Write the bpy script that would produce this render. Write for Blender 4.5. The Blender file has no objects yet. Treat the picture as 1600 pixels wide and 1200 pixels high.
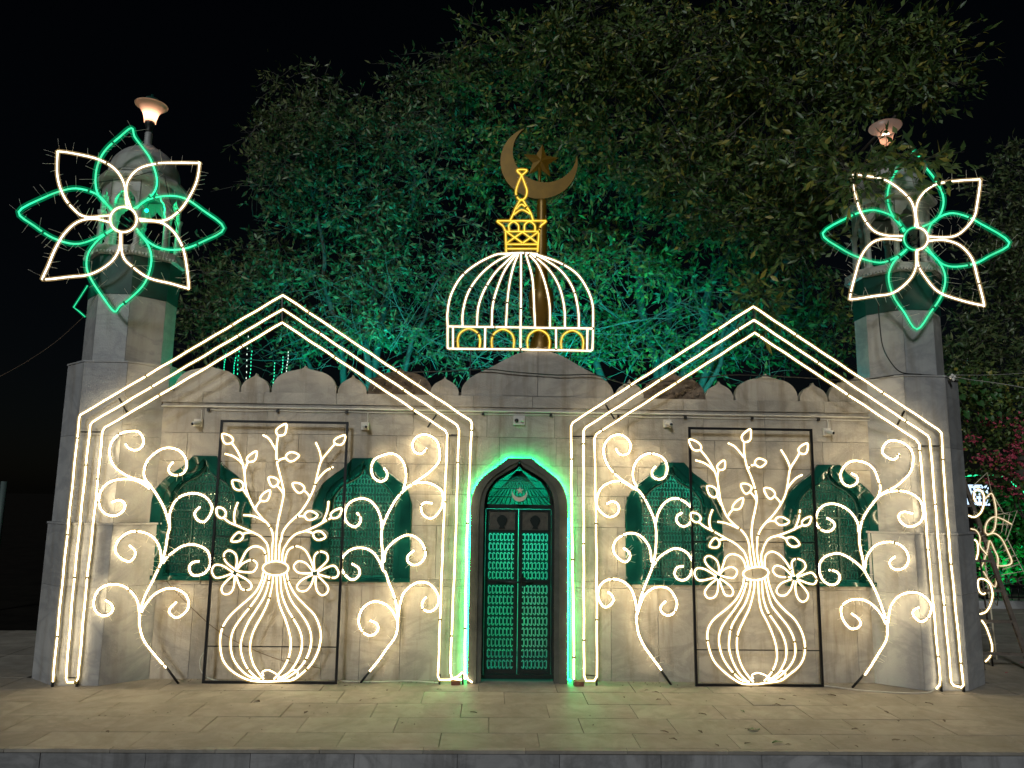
import bpy, math, random
import numpy as np
from mathutils import Vector

# ------------------------------------------------------------------ camera, world, sun, exposure
scene = bpy.context.scene
COL = scene.collection
FPX = 1150.0                                   # focal length in pixels of a 1600 px wide picture
CAM = Vector((-0.282, -6.88, 1.70))
YAW, PITCH, ROLL = 0.028, 0.150, 0.013


def cam_axes():
    cy, sy, cp, sp = math.cos(YAW), math.sin(YAW), math.cos(PITCH), math.sin(PITCH)
    f = Vector((sy * cp, cy * cp, sp))
    r = Vector((cy, -sy, 0))
    u = r.cross(f)
    c, s = math.cos(ROLL), math.sin(ROLL)
    return c * r + s * u, -s * r + c * u, f


AX_R, AX_U, AX_F = cam_axes()
cam_data = bpy.data.cameras.new('camera')
cam_data.sensor_width = 36.0
cam_data.lens = 36.0 * FPX / 1600.0
cam_data.clip_start = 0.05
cam_data.clip_end = 2000.0
cam = bpy.data.objects.new('camera', cam_data)
COL.objects.link(cam)
from mathutils import Matrix
M3 = Matrix((AX_R, AX_U, -AX_F)).transposed()
cam.matrix_world = Matrix.Translation(CAM) @ M3.to_4x4()
scene.camera = cam

SUN_AZ = math.radians(198)      # compass style, from the front left of the building
SUN_EL = math.radians(27)
world = bpy.data.worlds.new('World')
scene.world = world
world.use_nodes = True
wn = world.node_tree
bg = wn.nodes['Background']
sky = wn.nodes.new('ShaderNodeTexSky')
sky.sky_type = 'NISHITA'
sky.sun_disc = False
sky.sun_elevation = SUN_EL
sky.sun_rotation = SUN_AZ
wn.links.new(sky.outputs[0], bg.inputs[0])
bg.inputs[1].default_value = 0.0005            # night sky

sun_data = bpy.data.lights.new('night_fill', 'SUN')
sun_data.energy = 1.2
sun_data.angle = math.radians(9)
sun_data.color = (0.90, 0.95, 0.96)
sun = bpy.data.objects.new('night_fill', sun_data)
COL.objects.link(sun)
to_sun = Vector((math.sin(SUN_AZ) * math.cos(SUN_EL), math.cos(SUN_AZ) * math.cos(SUN_EL), math.sin(SUN_EL)))
sun.rotation_euler = to_sun.to_track_quat('Z', 'Y').to_euler()
sun.location = to_sun * 30

vs = scene.view_settings
vs.view_transform = 'Standard'
vs.look = 'None'
vs.exposure = 0.0
vs.gamma = 1.0
vs.use_curve_mapping = False
scene.render.engine = 'CYCLES'
cy_ = scene.cycles
cy_.use_denoising = True
cy_.max_bounces = 6
cy_.diffuse_bounces = 3
cy_.glossy_bounces = 3
cy_.transparent_max_bounces = 14
cy_.sample_clamp_indirect = 4.0
cy_.caustics_reflective = False
cy_.caustics_refractive = False

rng = random.Random(7)
nrng = np.random.default_rng(11)

# ------------------------------------------------------------------ helpers


def ray(px, py):
    return AX_F + AX_R * ((px - 800) / FPX) - AX_U * ((py - 600) / FPX)


def at(px, py, a, b=0.0, c=0.0):
    """the point seen at a pixel of the photograph on the upright plane Y = a + b X + c Z"""
    d = ray(px, py)
    t = (a + b * CAM.x + c * CAM.z - CAM.y) / (d.y - b * d.x - c * d.z)
    return CAM + d * t


def ground_at(px, py, z=0.0):
    d = ray(px, py)
    return CAM + d * ((z - CAM.z) / d.z)


def T(x0, y0, s, pts):
    return [(x0 + p[0] / s, y0 + p[1] / s) for p in pts]


def spline(pts, n=5, closed=False):
    P = [Vector(p) for p in pts]
    if len(P) < 3:
        return P
    out = []
    m = len(P)
    segs = m if closed else m - 1
    for i in range(segs):
        p0 = P[(i - 1) % m] if (closed or i > 0) else P[0] * 2 - P[1]
        p1 = P[i]
        p2 = P[(i + 1) % m]
        p3 = P[(i + 2) % m] if (closed or i + 2 < m) else P[-1] * 2 - P[-2]
        for k in range(n):
            t = k / n
            t2, t3 = t * t, t * t * t
            out.append(0.5 * ((2 * p1) + (p2 - p0) * t + (2 * p0 - 5 * p1 + 4 * p2 - p3) * t2 + (3 * p1 - p0 - 3 * p2 + p3) * t3))
    if not closed:
        out.append(P[-1])
    return out


class MB:
    def __init__(self):
        self.v = []
        self.f = []
        self.smooth = []
        self.jackets = []

    def add(self, vs, fs, smooth=False):
        b = len(self.v)
        self.v += [tuple(p) for p in vs]
        self.f += [tuple(i + b for i in f) for f in fs]
        self.smooth += [smooth] * len(fs)

    def box(self, x0, x1, y0, y1, z0, z1):
        self.add([(x0, y0, z0), (x1, y0, z0), (x1, y1, z0), (x0, y1, z0), (x0, y0, z1), (x1, y0, z1), (x1, y1, z1), (x0, y1, z1)],
                 [(0, 3, 2, 1), (4, 5, 6, 7), (0, 1, 5, 4), (1, 2, 6, 5), (2, 3, 7, 6), (3, 0, 4, 7)])

    def bar(self, a, b, w, d=None):
        """square bar from a to b"""
        a, b = Vector(a), Vector(b)
        d = d or w
        t = (b - a).normalized()
        ref = Vector((0, 1, 0)) if abs(t.y) < 0.9 else Vector((1, 0, 0))
        s = t.cross(ref).normalized()
        n = s.cross(t)
        vs = []
        for p in (a, b):
            for i, j in ((-1, -1), (1, -1), (1, 1), (-1, 1)):
                vs.append(p + s * (w / 2 * i) + n * (d / 2 * j))
        self.add(vs, [(0, 1, 2, 3), (7, 6, 5, 4), (0, 4, 5, 1), (1, 5, 6, 2), (2, 6, 7, 3), (3, 7, 4, 0)])

    def tube(self, pts, r, n=6, closed=False, radii=None):
        P = [Vector(p) for p in pts]
        m = len(P)
        if m < 2:
            return
        vs, fs = [], []
        nrm = None
        for i in range(m):
            if closed:
                t = P[(i + 1) % m] - P[i - 1]
            else:
                t = P[min(i + 1, m - 1)] - P[max(i - 1, 0)]
            if t.length < 1e-9:
                t = Vector((0, 0, 1))
            t.normalize()
            if nrm is None:
                ref = Vector((0, 1, 0)) if abs(t.y) < 0.9 else Vector((1, 0, 0))
                nrm = t.cross(ref).normalized()
            else:
                nrm = nrm - t * nrm.dot(t)
                if nrm.length < 1e-6:
                    nrm = t.cross(Vector((0.3, 1, 0.2)))
                nrm.normalize()
            bn = t.cross(nrm)
            rr = radii[i] if radii else r
            for k in range(n):
                a = 2 * math.pi * k / n
                vs.append(P[i] + (nrm * math.cos(a) + bn * math.sin(a)) * rr)
        for i in range(m if closed else m - 1):
            j = (i + 1) % m
            for k in range(n):
                k2 = (k + 1) % n
                fs.append((i * n + k, i * n + k2, j * n + k2, j * n + k))
        b = len(self.v)
        self.add(vs, fs, True)
        if not closed:
            self.f.append(tuple(b + k for k in reversed(range(n))))
            self.f.append(tuple(b + (m - 1) * n + k for k in range(n)))
            self.smooth += [False, False]

    def prism(self, prof, y0, y1):
        """polygon in x,z pushed from y0 (front) to y1"""
        n = len(prof)
        vs = [(x, y0, z) for x, z in prof] + [(x, y1, z) for x, z in prof]
        fs = [tuple(range(n)), tuple(reversed(range(n, 2 * n)))]
        for i in range(n):
            j = (i + 1) % n
            fs.append((j, i, n + i, n + j))
        self.add(vs, fs)

    def column(self, plan, z0, z1, plan1=None):
        """polygon in x,y raised from z0 to z1"""
        n = len(plan)
        p1 = plan1 or plan
        vs = [(x, y, z0) for x, y in plan] + [(x, y, z1) for x, y in p1]
        fs = [tuple(reversed(range(n))), tuple(range(n, 2 * n))]
        for i in range(n):
            j = (i + 1) % n
            fs.append((i, j, n + j, n + i))
        self.add(vs, fs)

    def lathe(self, prof, c, n=16, smooth=True, M=None):
        vs, fs = [], []
        for r, z in prof:
            for k in range(n):
                a = 2 * math.pi * (k + 0.5) / n
                p = Vector((r * math.cos(a), r * math.sin(a), z))
                if M:
                    p = M @ p
                vs.append(Vector(c) + p)
        for i in range(len(prof) - 1):
            for k in range(n):
                k2 = (k + 1) % n
                fs.append((i * n + k, i * n + k2, (i + 1) * n + k2, (i + 1) * n + k))
        self.add(vs, fs, smooth)

    def mesh(self, name):
        me = bpy.data.meshes.new(name)
        me.from_pydata(self.v, [], self.f)
        if any(self.smooth):
            me.polygons.foreach_set('use_smooth', self.smooth[:len(me.polygons)])
        me.update()
        return me


def world_loc(o):
    p = Vector((0, 0, 0))
    while o:
        p += o.location
        o = o.parent
    return p


def link(name, me, mat, parent=None):
    o = bpy.data.objects.new(name, me)
    if mat:
        me.materials.clear()
        me.materials.append(mat)
    COL.objects.link(o)
    if parent:
        o.parent = parent
    return o


def part(name, mb, mat, parent=None, kind=None, label=None):
    ncore = len(mb.f)
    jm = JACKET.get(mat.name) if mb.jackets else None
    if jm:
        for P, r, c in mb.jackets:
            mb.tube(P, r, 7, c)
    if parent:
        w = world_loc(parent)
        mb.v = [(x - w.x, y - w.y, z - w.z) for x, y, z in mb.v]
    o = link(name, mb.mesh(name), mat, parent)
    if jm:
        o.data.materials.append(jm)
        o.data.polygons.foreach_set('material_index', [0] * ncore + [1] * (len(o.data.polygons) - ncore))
    if kind:
        o['kind'] = kind
    if label:
        o['label'] = label
    return o


def tag(o, label, cat, group=None):
    o['label'] = label
    o['category'] = cat
    if group:
        o['group'] = group
    return o


def thing(name, label, cat, loc=(0, 0, 0), group=None):
    o = bpy.data.objects.new(name, None)
    o.empty_display_size = 0.1
    o.location = loc
    COL.objects.link(o)
    return tag(o, label, cat, group)


def whole(name, mb, mat, label, cat, loc=(0, 0, 0), group=None):
    l = Vector(loc)
    o = part(name, mb, mat)
    for v in o.data.vertices:
        v.co = v.co - l
    o.location = loc
    return tag(o, label, cat, group)


# ------------------------------------------------------------------ materials


def nodes(m):
    m.use_nodes = True
    t = m.node_tree
    return t, t.nodes['Principled BSDF']


def plain(name, col, rough=0.5, metal=0.0, spec=0.5, vary=0.0, bump=0.0, scale=20.0, coat=0.0):
    m = bpy.data.materials.new(name)
    t, b = nodes(m)
    b.inputs['Roughness'].default_value = rough
    b.inputs['Metallic'].default_value = metal
    b.inputs['Specular IOR Level'].default_value = spec
    b.inputs['Coat Weight'].default_value = coat
    b.inputs['Base Color'].default_value = (*col, 1)
    if vary or bump:
        g = t.nodes.new('ShaderNodeNewGeometry')
        nz = t.nodes.new('ShaderNodeTexNoise')
        nz.inputs['Scale'].default_value = scale
        nz.inputs['Detail'].default_value = 6
        nz.inputs['Roughness'].default_value = 0.65
        t.links.new(g.outputs['Position'], nz.inputs['Vector'])
        if vary:
            r = t.nodes.new('ShaderNodeValToRGB')
            r.color_ramp.elements[0].position = 0.3
            r.color_ramp.elements[1].position = 0.7
            r.color_ramp.elements[0].color = (*[c * (1 - vary) for c in col], 1)
            r.color_ramp.elements[1].color = (*[min(1, c * (1 + vary)) for c in col], 1)
            t.links.new(nz.outputs['Fac'], r.inputs['Fac'])
            t.links.new(r.outputs['Color'], b.inputs['Base Color'])
        if bump:
            bp = t.nodes.new('ShaderNodeBump')
            bp.inputs['Strength'].default_value = bump
            bp.inputs['Distance'].default_value = 0.01
            t.links.new(nz.outputs['Fac'], bp.inputs['Height'])
            t.links.new(bp.outputs['Normal'], b.inputs['Normal'])
    return m


def mix_col(t, mode, fac, a, b):
    n = t.nodes.new('ShaderNodeMix')
    n.data_type = 'RGBA'
    n.blend_type = mode
    for s, v in ((0, fac), (6, a), (7, b)):
        if hasattr(v, 'is_linked') or hasattr(v, 'links'):
            t.links.new(v, n.inputs[s])
        else:
            n.inputs[s].default_value = v
    return n.outputs[2]


def ramp(t, src, stops):
    r = t.nodes.new('ShaderNodeValToRGB')
    e = r.color_ramp.elements
    while len(e) < len(stops):
        e.new(0.5)
    for i, (p, c) in enumerate(stops):
        e[i].position = p
        e[i].color = (*c, 1)
    t.links.new(src, r.inputs['Fac'])
    return r.outputs['Color']


def noise(t, vec, scale, detail=5, rough=0.6, dist=0.0):
    n = t.nodes.new('ShaderNodeTexNoise')
    n.inputs['Scale'].default_value = scale
    n.inputs['Detail'].default_value = detail
    n.inputs['Roughness'].default_value = rough
    n.inputs['Distortion'].default_value = dist
    t.links.new(vec, n.inputs['Vector'])
    return n.outputs['Fac']


def stone(name, light, dark, vein, rough=0.4, streak=0.5, vary=0.12, grime=(0.16, 0.12, 0.07)):
    """marble cladding: cloudy tone, long veins, run-down streaks, each slab a little different"""
    m = bpy.data.materials.new(name)
    t, b = nodes(m)
    g = t.nodes.new('ShaderNodeNewGeometry')
    oi = t.nodes.new('ShaderNodeObjectInfo')
    off = t.nodes.new('ShaderNodeVectorMath')
    off.operation = 'MULTIPLY_ADD'
    off.inputs[1].default_value = (1, 1, 1)
    sc = t.nodes.new('ShaderNodeVectorMath')
    sc.operation = 'SCALE'
    sc.inputs[0].default_value = (7.3, 3.1, 11.7)
    t.links.new(oi.outputs['Random'], sc.inputs['Scale'])
    t.links.new(g.outputs['Position'], off.inputs[0])
    t.links.new(sc.outputs[0], off.inputs[2])
    pos = off.outputs[0]
    cloud = ramp(t, noise(t, pos, 2.2, 6, 0.6, 0.6), [(0.32, dark), (0.68, light)])
    mp = t.nodes.new('ShaderNodeMapping')
    mp.inputs['Rotation'].default_value = (0, 0.7, 0.4)
    mp.inputs['Scale'].default_value = (1.0, 1.0, 1.9)
    t.links.new(pos, mp.inputs['Vector'])
    vn = noise(t, mp.outputs[0], 1.7, 8, 0.62, 0.9)
    vfac = ramp(t, vn, [(0.42, (0, 0, 0)), (0.5, (0.42, 0.42, 0.42)), (0.58, (0, 0, 0))])
    c = mix_col(t, 'MIX', vfac, cloud, (*vein, 1))
    # run-down streaks of grime
    ms = t.nodes.new('ShaderNodeMapping')
    ms.inputs['Scale'].default_value = (6.0, 6.0, 0.7)
    t.links.new(g.outputs['Position'], ms.inputs['Vector'])
    sn = noise(t, ms.outputs[0], 1.3, 7, 0.65)
    sfac = ramp(t, sn, [(0.5, (0, 0, 0)), (0.74, (streak, streak, streak))])
    c = mix_col(t, 'MIX', sfac, c, (*grime, 1))
    # slab to slab tone
    mr = t.nodes.new('ShaderNodeMapRange')
    mr.inputs['To Min'].default_value = 1 - vary
    mr.inputs['To Max'].default_value = 1 + vary
    t.links.new(oi.outputs['Random'], mr.inputs['Value'])
    vm = t.nodes.new('ShaderNodeVectorMath')
    vm.operation = 'SCALE'
    t.links.new(c, vm.inputs[0])
    t.links.new(mr.outputs[0], vm.inputs['Scale'])
    t.links.new(vm.outputs[0], b.inputs['Base Color'])
    rn = noise(t, pos, 9, 4)
    rr = t.nodes.new('ShaderNodeMapRange')
    rr.inputs['To Min'].default_value = rough - 0.1
    rr.inputs['To Max'].default_value = rough + 0.2
    t.links.new(rn, rr.inputs['Value'])
    t.links.new(rr.outputs[0], b.inputs['Roughness'])
    bp = t.nodes.new('ShaderNodeBump')
    bp.inputs['Strength'].default_value = 0.45
    bp.inputs['Distance'].default_value = 0.006
    t.links.new(noise(t, g.outputs['Position'], 60, 6), bp.inputs['Height'])
    t.links.new(bp.outputs['Normal'], b.inputs['Normal'])
    return m


def glow(name, col, strength):
    m = bpy.data.materials.new(name)
    t, b = nodes(m)
    b.inputs['Base Color'].default_value = (0.3, 0.3, 0.28, 1)
    b.inputs['Roughness'].default_value = 0.4
    b.inputs['Emission Color'].default_value = (*col, 1)
    b.inputs['Emission Strength'].default_value = strength
    if name.startswith('rope'):
        g = t.nodes.new('ShaderNodeNewGeometry')
        n = noise(t, g.outputs['Position'], 4.0, 3, 0.6)
        mr = t.nodes.new('ShaderNodeMapRange')
        mr.inputs['From Min'].default_value = 0.3
        mr.inputs['From Max'].default_value = 0.7
        mr.inputs['To Min'].default_value = strength * 0.6
        mr.inputs['To Max'].default_value = strength * 1.3
        t.links.new(n, mr.inputs['Value'])
        t.links.new(mr.outputs[0], b.inputs['Emission Strength'])
    return m


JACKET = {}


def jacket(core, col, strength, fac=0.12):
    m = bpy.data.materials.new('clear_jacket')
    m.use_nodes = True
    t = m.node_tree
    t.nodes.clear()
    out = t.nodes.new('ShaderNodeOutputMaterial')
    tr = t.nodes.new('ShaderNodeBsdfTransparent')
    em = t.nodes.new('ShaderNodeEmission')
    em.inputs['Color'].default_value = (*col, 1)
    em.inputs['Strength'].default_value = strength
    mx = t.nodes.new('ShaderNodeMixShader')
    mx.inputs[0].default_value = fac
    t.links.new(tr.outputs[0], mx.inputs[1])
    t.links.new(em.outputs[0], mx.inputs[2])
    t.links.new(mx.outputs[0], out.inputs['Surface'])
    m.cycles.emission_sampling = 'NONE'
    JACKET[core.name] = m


def leafmat(name, stops, trans=0.35, rough=0.45):
    m = bpy.data.materials.new(name)
    t, b = nodes(m)
    g = t.nodes.new('ShaderNodeNewGeometry')
    c = ramp(t, g.outputs['Random Per Island'], stops)
    t.links.new(c, b.inputs['Base Color'])
    b.inputs['Roughness'].default_value = rough
    tr = t.nodes.new('ShaderNodeBsdfTranslucent')
    t.links.new(c, tr.inputs['Color'])
    mx = t.nodes.new('ShaderNodeMixShader')
    mx.inputs[0].default_value = trans
    t.links.new(b.outputs[0], mx.inputs[1])
    t.links.new(tr.outputs[0], mx.inputs[2])
    t.links.new(mx.outputs[0], t.nodes['Material Output'].inputs['Surface'])
    return m


MARBLE = stone('marble_cladding', (0.44, 0.405, 0.35), (0.31, 0.285, 0.245), (0.19, 0.175, 0.155), 0.42, 0.78, 0.09)
TOWER = stone('minaret_marble', (0.40, 0.395, 0.385), (0.30, 0.30, 0.30), (0.17, 0.175, 0.19), 0.42, 0.4)
PAVING = stone('paving_stone', (0.34, 0.305, 0.255), (0.235, 0.21, 0.175), (0.16, 0.145, 0.12), 0.66, 0.6, 0.08, (0.17, 0.14, 0.10))
KERB = stone('kerb_marble', (0.34, 0.33, 0.33), (0.2, 0.2, 0.2), (0.1, 0.1, 0.1), 0.5, 0.7, 0.12, (0.06, 0.055, 0.05))
RAWSTONE = plain('bare_mortar', (0.10, 0.078, 0.062), 0.95, vary=0.6, bump=1.0, scale=14)
MORTAR = plain('joint_mortar', (0.07, 0.063, 0.055), 0.9)
PAVEBED = plain('paving_bed', (0.13, 0.11, 0.085), 0.9)
DOORSTONE = plain('dark_door_stone', (0.10, 0.105, 0.085), 0.22, vary=0.3, scale=4)
GREENSTONE = plain('green_window_paint', (0.003, 0.048, 0.040), 0.13, vary=0.25, scale=5, coat=0.3)
GREENBAND = plain('green_band_paint', (0.006, 0.05, 0.04), 0.35, vary=0.3, scale=6)
GRILLE = plain('green_iron', (0.012, 0.05, 0.04), 0.35, metal=0.3)
PANELPAINT = plain('door_panel_paint', (0.075, 0.07, 0.05), 0.5, vary=0.35, scale=25)
DOORIRON = plain('door_iron', (0.02, 0.03, 0.026), 0.35, metal=0.4)
STEEL = plain('black_steel', (0.015, 0.015, 0.016), 0.4, metal=0.4)
PLASTER = plain('room_plaster', (0.55, 0.6, 0.56), 0.8, vary=0.25, scale=3)
CONCRETE = plain('roof_concrete', (0.25, 0.24, 0.22), 0.9, vary=0.3, bump=0.4)
EARTH = plain('dark_ground', (0.011, 0.0095, 0.0075), 1.0, spec=0.05, vary=0.45, bump=0.4, scale=3)
GOLD = plain('gold_paint', (0.19, 0.105, 0.007), 0.4, metal=0.35, vary=0.2, scale=8)
PALE = plain('pale_emblem', (0.70, 0.64, 0.48), 0.5)
LADDER = plain('ladder_steel', (0.13, 0.105, 0.085), 0.6, metal=0.2, vary=0.3)
PVC = plain('white_plastic', (0.62, 0.60, 0.55), 0.4)
GLASSDARK = plain('dark_lens', (0.01, 0.01, 0.012), 0.08)
CABLE = plain('black_cable', (0.012, 0.012, 0.012), 0.5)
WIRE = plain('brown_wire', (0.10, 0.06, 0.035), 0.6)
REDWIRE = plain('red_wire', (0.30, 0.05, 0.03), 0.5)
WHITECABLE = plain('white_cable', (0.6, 0.58, 0.52), 0.45)
TIE = plain('clear_tie', (0.80, 0.74, 0.60), 0.3)
BRICK = plain('brick_clay', (0.22, 0.09, 0.055), 0.9, vary=0.3, bump=0.6, scale=30)
BARK = plain('bark', (0.065, 0.055, 0.042), 0.9, vary=0.4, bump=0.8, scale=18)
DRYLEAF = plain('dry_leaf', (0.06, 0.035, 0.018), 0.7, vary=0.4, scale=30)
FRESHLEAF = plain('fresh_leaf', (0.05, 0.11, 0.03), 0.5)
PINKPETAL = plain('pink_petal', (0.48, 0.06, 0.11), 0.6)
WARM = glow('rope_warm_white', (1.0, 0.79, 0.46), 30.0)
WARMARCH = glow('rope_arch_white', (1.0, 0.82, 0.52), 12.0)
GREENSTRIP = glow('strip_green', (0.0, 0.85, 0.30), 2.2)
WARMVASE = glow('rope_vase_white', (1.0, 0.82, 0.52), 8.0)
WARMDIM = glow('rope_warm_dim', (1.0, 0.80, 0.52), 1.3)
GREENROPE = glow('rope_green', (0.01, 0.78, 0.34), 1.45)
GREENDOOR = glow('rope_green_door', (0.0, 1.0, 0.22), 76.0)
YELLOW = glow('rope_yellow', (1.0, 0.66, 0.06), 1.6)
COOLWHITE = glow('rope_flower_white', (1.0, 0.86, 0.66), 5.0)
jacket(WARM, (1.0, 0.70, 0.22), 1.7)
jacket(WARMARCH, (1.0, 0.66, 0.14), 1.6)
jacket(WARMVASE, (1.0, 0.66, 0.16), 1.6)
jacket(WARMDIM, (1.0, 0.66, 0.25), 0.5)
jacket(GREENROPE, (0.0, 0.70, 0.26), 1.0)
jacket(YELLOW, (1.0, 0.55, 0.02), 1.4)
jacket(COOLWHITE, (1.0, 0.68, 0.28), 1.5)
LEAF_A = leafmat('leaf_olive', [(0.0, (0.035, 0.080, 0.024)), (0.5, (0.098, 0.165, 0.044)), (0.85, (0.165, 0.225, 0.06)), (0.98, (0.36, 0.31, 0.06))], 0.25)
LEAF_B = leafmat('leaf_green', [(0.0, (0.035, 0.08, 0.028)), (0.6, (0.105, 0.155, 0.055)), (1.0, (0.22, 0.24, 0.10))], 0.25)
LEAF_C = leafmat('leaf_bright', [(0.0, (0.02, 0.09, 0.02)), (1.0, (0.05, 0.16, 0.03))])
TWIGM = plain('twig_bark', (0.085, 0.08, 0.06), 0.8)

# ------------------------------------------------------------------ the setting
g = MB()
g.add([(-300, -300, -0.16), (300, -300, -0.16), (300, 300, -0.16), (-300, 300, -0.16)], [(0, 1, 2, 3)])
o = part('ground', g, EARTH)
o['kind'] = 'structure'

pb = MB()
pb.box(-7.6, 11.0, -1.575, 0.9, -0.159, -0.022)
pb.box(4.2, 11.0, 0.9, 8.2, -0.159, -0.022)
pb.box(-7.6, -4.2, 0.9, 2.58, -0.159, -0.022)
pave = part('pavement', pb, PAVEBED)
pave['kind'] = 'structure'


def slab(x0, x1, y0, y1, mat=PAVING, z=0.0, name='paving_slab'):
    b = MB()
    e = 0.0018
    dz = rng.uniform(-0.0018, 0.0018)
    x0 += e; x1 -= e; y0 += e; y1 -= e
    c = 0.003
    tl = [rng.uniform(-0.001, 0.001) for _ in range(4)]
    lo = [(x0, y0, -0.021), (x1, y0, -0.021), (x1, y1, -0.021), (x0, y1, -0.021)]
    mid = [(x0, y0, -c + dz), (x1, y0, -c + dz), (x1, y1, -c + dz), (x0, y1, -c + dz)]
    top = [(x0 + c, y0 + c, dz + tl[0]), (x1 - c, y0 + c, dz + tl[1]), (x1 - c, y1 - c, dz + tl[2]), (x0 + c, y1 - c, dz + tl[3])]
    vs = lo + mid + top
    fs = [(8, 9, 10, 11)]
    for k in range(4):
        k2 = (k + 1) % 4
        fs += [(k, k2, 4 + k2, 4 + k), (4 + k, 4 + k2, 8 + k2, 8 + k)]
    b.add(vs, fs)
    return part(name, b, mat, pave)


rows = [-1.56, -1.25, -0.88, -0.50, -0.12, 0.28]
SW = 0.69
for r in range(5):
    off = (0.0, 0.34, 0.12, 0.47, 0.25)[r]
    x = -7.5 + off - SW
    while x < 7.6:
        x1 = x + SW
        slab(max(x, -7.55), x1, rows[r], rows[r + 1])
        x = x1
for i, y0 in enumerate(np.arange(0.28, 7.8, 0.62)):
    for k in range(5):
        x0 = 4.47 + 0.8 * k
        slab(x0, x0 + 0.8, y0, y0 + 0.62)
for i, y0 in enumerate(np.arange(0.28, 2.4, 0.46)):
    for k in range(4):
        x0 = -7.55 + 0.77 * k
        slab(x0, x0 + 0.77, y0, y0 + 0.46)
# kerb: nosing stones over riser stones
x = -7.6
k = 0
while x < 8.0:
    b = MB()
    b.box(x + 0.002, x + 0.688, -1.615, -1.5625, -0.021, 0.001 + rng.uniform(-0.001, 0.001))
    part('kerb_nosing', b, PAVING, pave)
    b = MB()
    b.box(x + 0.232, x + 0.918, -1.598 + rng.uniform(-0.002, 0.002), -1.577, -0.1585, -0.023)
    part('kerb_stone', b, KERB, pave)
    x += 0.69

# ------------------------------------------------------------------ shrine building
WY = 0.26                 # face of the marble cladding
shrine = thing('shrine_building', 'marble clad shrine with green arched windows and a low domed parapet between two minarets', 'building', (0, WY, 0))


def ogee(half, top, cx):
    """full outline x,z of an opening from left spring over the top to right spring"""
    L = [(-d, z) for d, z in reversed(half)]
    Rr = [(d, z) for d, z in half if d > 1e-6 or True]
    pts = L + Rr
    out = []
    for p in pts:
        q = (cx + p[0], p[1])
        if not out or (abs(out[-1][0] - q[0]) + abs(out[-1][1] - q[1])) > 1e-6:
            out.append(q)
    return out


def smooth2(pts, n=4):
    return [(p.x, p.z) for p in spline([Vector((a, 0, b)) for a, b in pts], n)]


WIN_OUT = [(0.0, 2.035), (0.115, 2.035)] + smooth2([(0.115, 2.03), (0.18, 1.95), (0.28, 1.875), (0.37, 1.80), (0.435, 1.71), (0.47, 1.60)])[1:]
WIN_IN = smooth2([(0.0, 1.995), (0.03, 1.92), (0.09, 1.86), (0.20, 1.80), (0.275, 1.72), (0.305, 1.65), (0.31, 1.55)])
DOOR_OUT = [(0.0, 2.05), (0.125, 2.05)] + smooth2([(0.125, 2.045), (0.17, 2.0), (0.25, 1.945), (0.385, 1.83), (0.445, 1.70), (0.46, 1.60)])[1:]
DOOR_IN = smooth2([(0.0, 2.02), (0.035, 1.97), (0.13, 1.915), (0.24, 1.84), (0.315, 1.72), (0.335, 1.58)])
WINX = (-3.0, -1.49, 1.49, 3.02)
SILL = 0.905


def height_fn(half, cx):
    xs = [p[0] for p in half]
    zs = [p[1] for p in half]

    def h(x):
        d = abs(x - cx)
        if d >= xs[-1]:
            return -1.0
        return float(np.interp(d, xs, zs))
    return h, cx - xs[-1], cx + xs[-1]


OPEN = [(*height_fn(WIN_OUT, c), SILL) for c in WINX] + [(*height_fn(DOOR_OUT, 0.0), 0.0)]


def strip_piece(x0, x1, z0, z1, yf, yb, holes, brk=0.018):
    """prisms that fill the rectangle but not the arched openings (openings end upwards at their arch)"""
    xs = {x0, x1}
    for h, a, b, zb in holes:
        if zb < z1 - 1e-6:
            for q in (a, b):
                if x0 < q < x1:
                    xs |= {q - 1e-5, q + 1e-5}
            lo, hi = max(a, x0), min(b, x1)
            if hi > lo:
                for q in np.arange(lo, hi, brk):
                    xs.add(float(q))
    xs = sorted(xs)

    def low(x):
        v = z0
        for h, a, b, zb in holes:
            if zb <= z0 + 0.02 and a < x < b:
                v = max(v, h(x))
        return v
    lows = [low(x) for x in xs]
    runs, cur = [], []
    for x, l in zip(xs, lows):
        if l < z1 - 0.004:
            cur.append((x, l))
        else:
            if len(cur) > 1:
                runs.append(cur)
            cur = []
    if len(cur) > 1:
        runs.append(cur)
    mbs = []
    for run in runs:
        if run[-1][0] - run[0][0] < 0.012:
            continue
        mb = MB()
        n = len(run)
        vs = []
        for x, l in run:
            vs += [(x, yf, l), (x, yf, z1), (x, yb, l), (x, yb, z1)]
        fs = []
        for i in range(n - 1):
            a, b = 4 * i, 4 * i + 4
            fs += [(a, b, b + 1, a + 1), (a + 2, a + 3, b + 3, b + 2), (a + 1, b + 1, b + 3, a + 3), (a, a + 2, b + 2, b)]
        e = 4 * (n - 1)
        fs += [(0, 1, 3, 2), (e, e + 2, e + 3, e + 1)]
        mb.add(vs, fs)
        mbs.append(mb)
    return mbs


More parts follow.
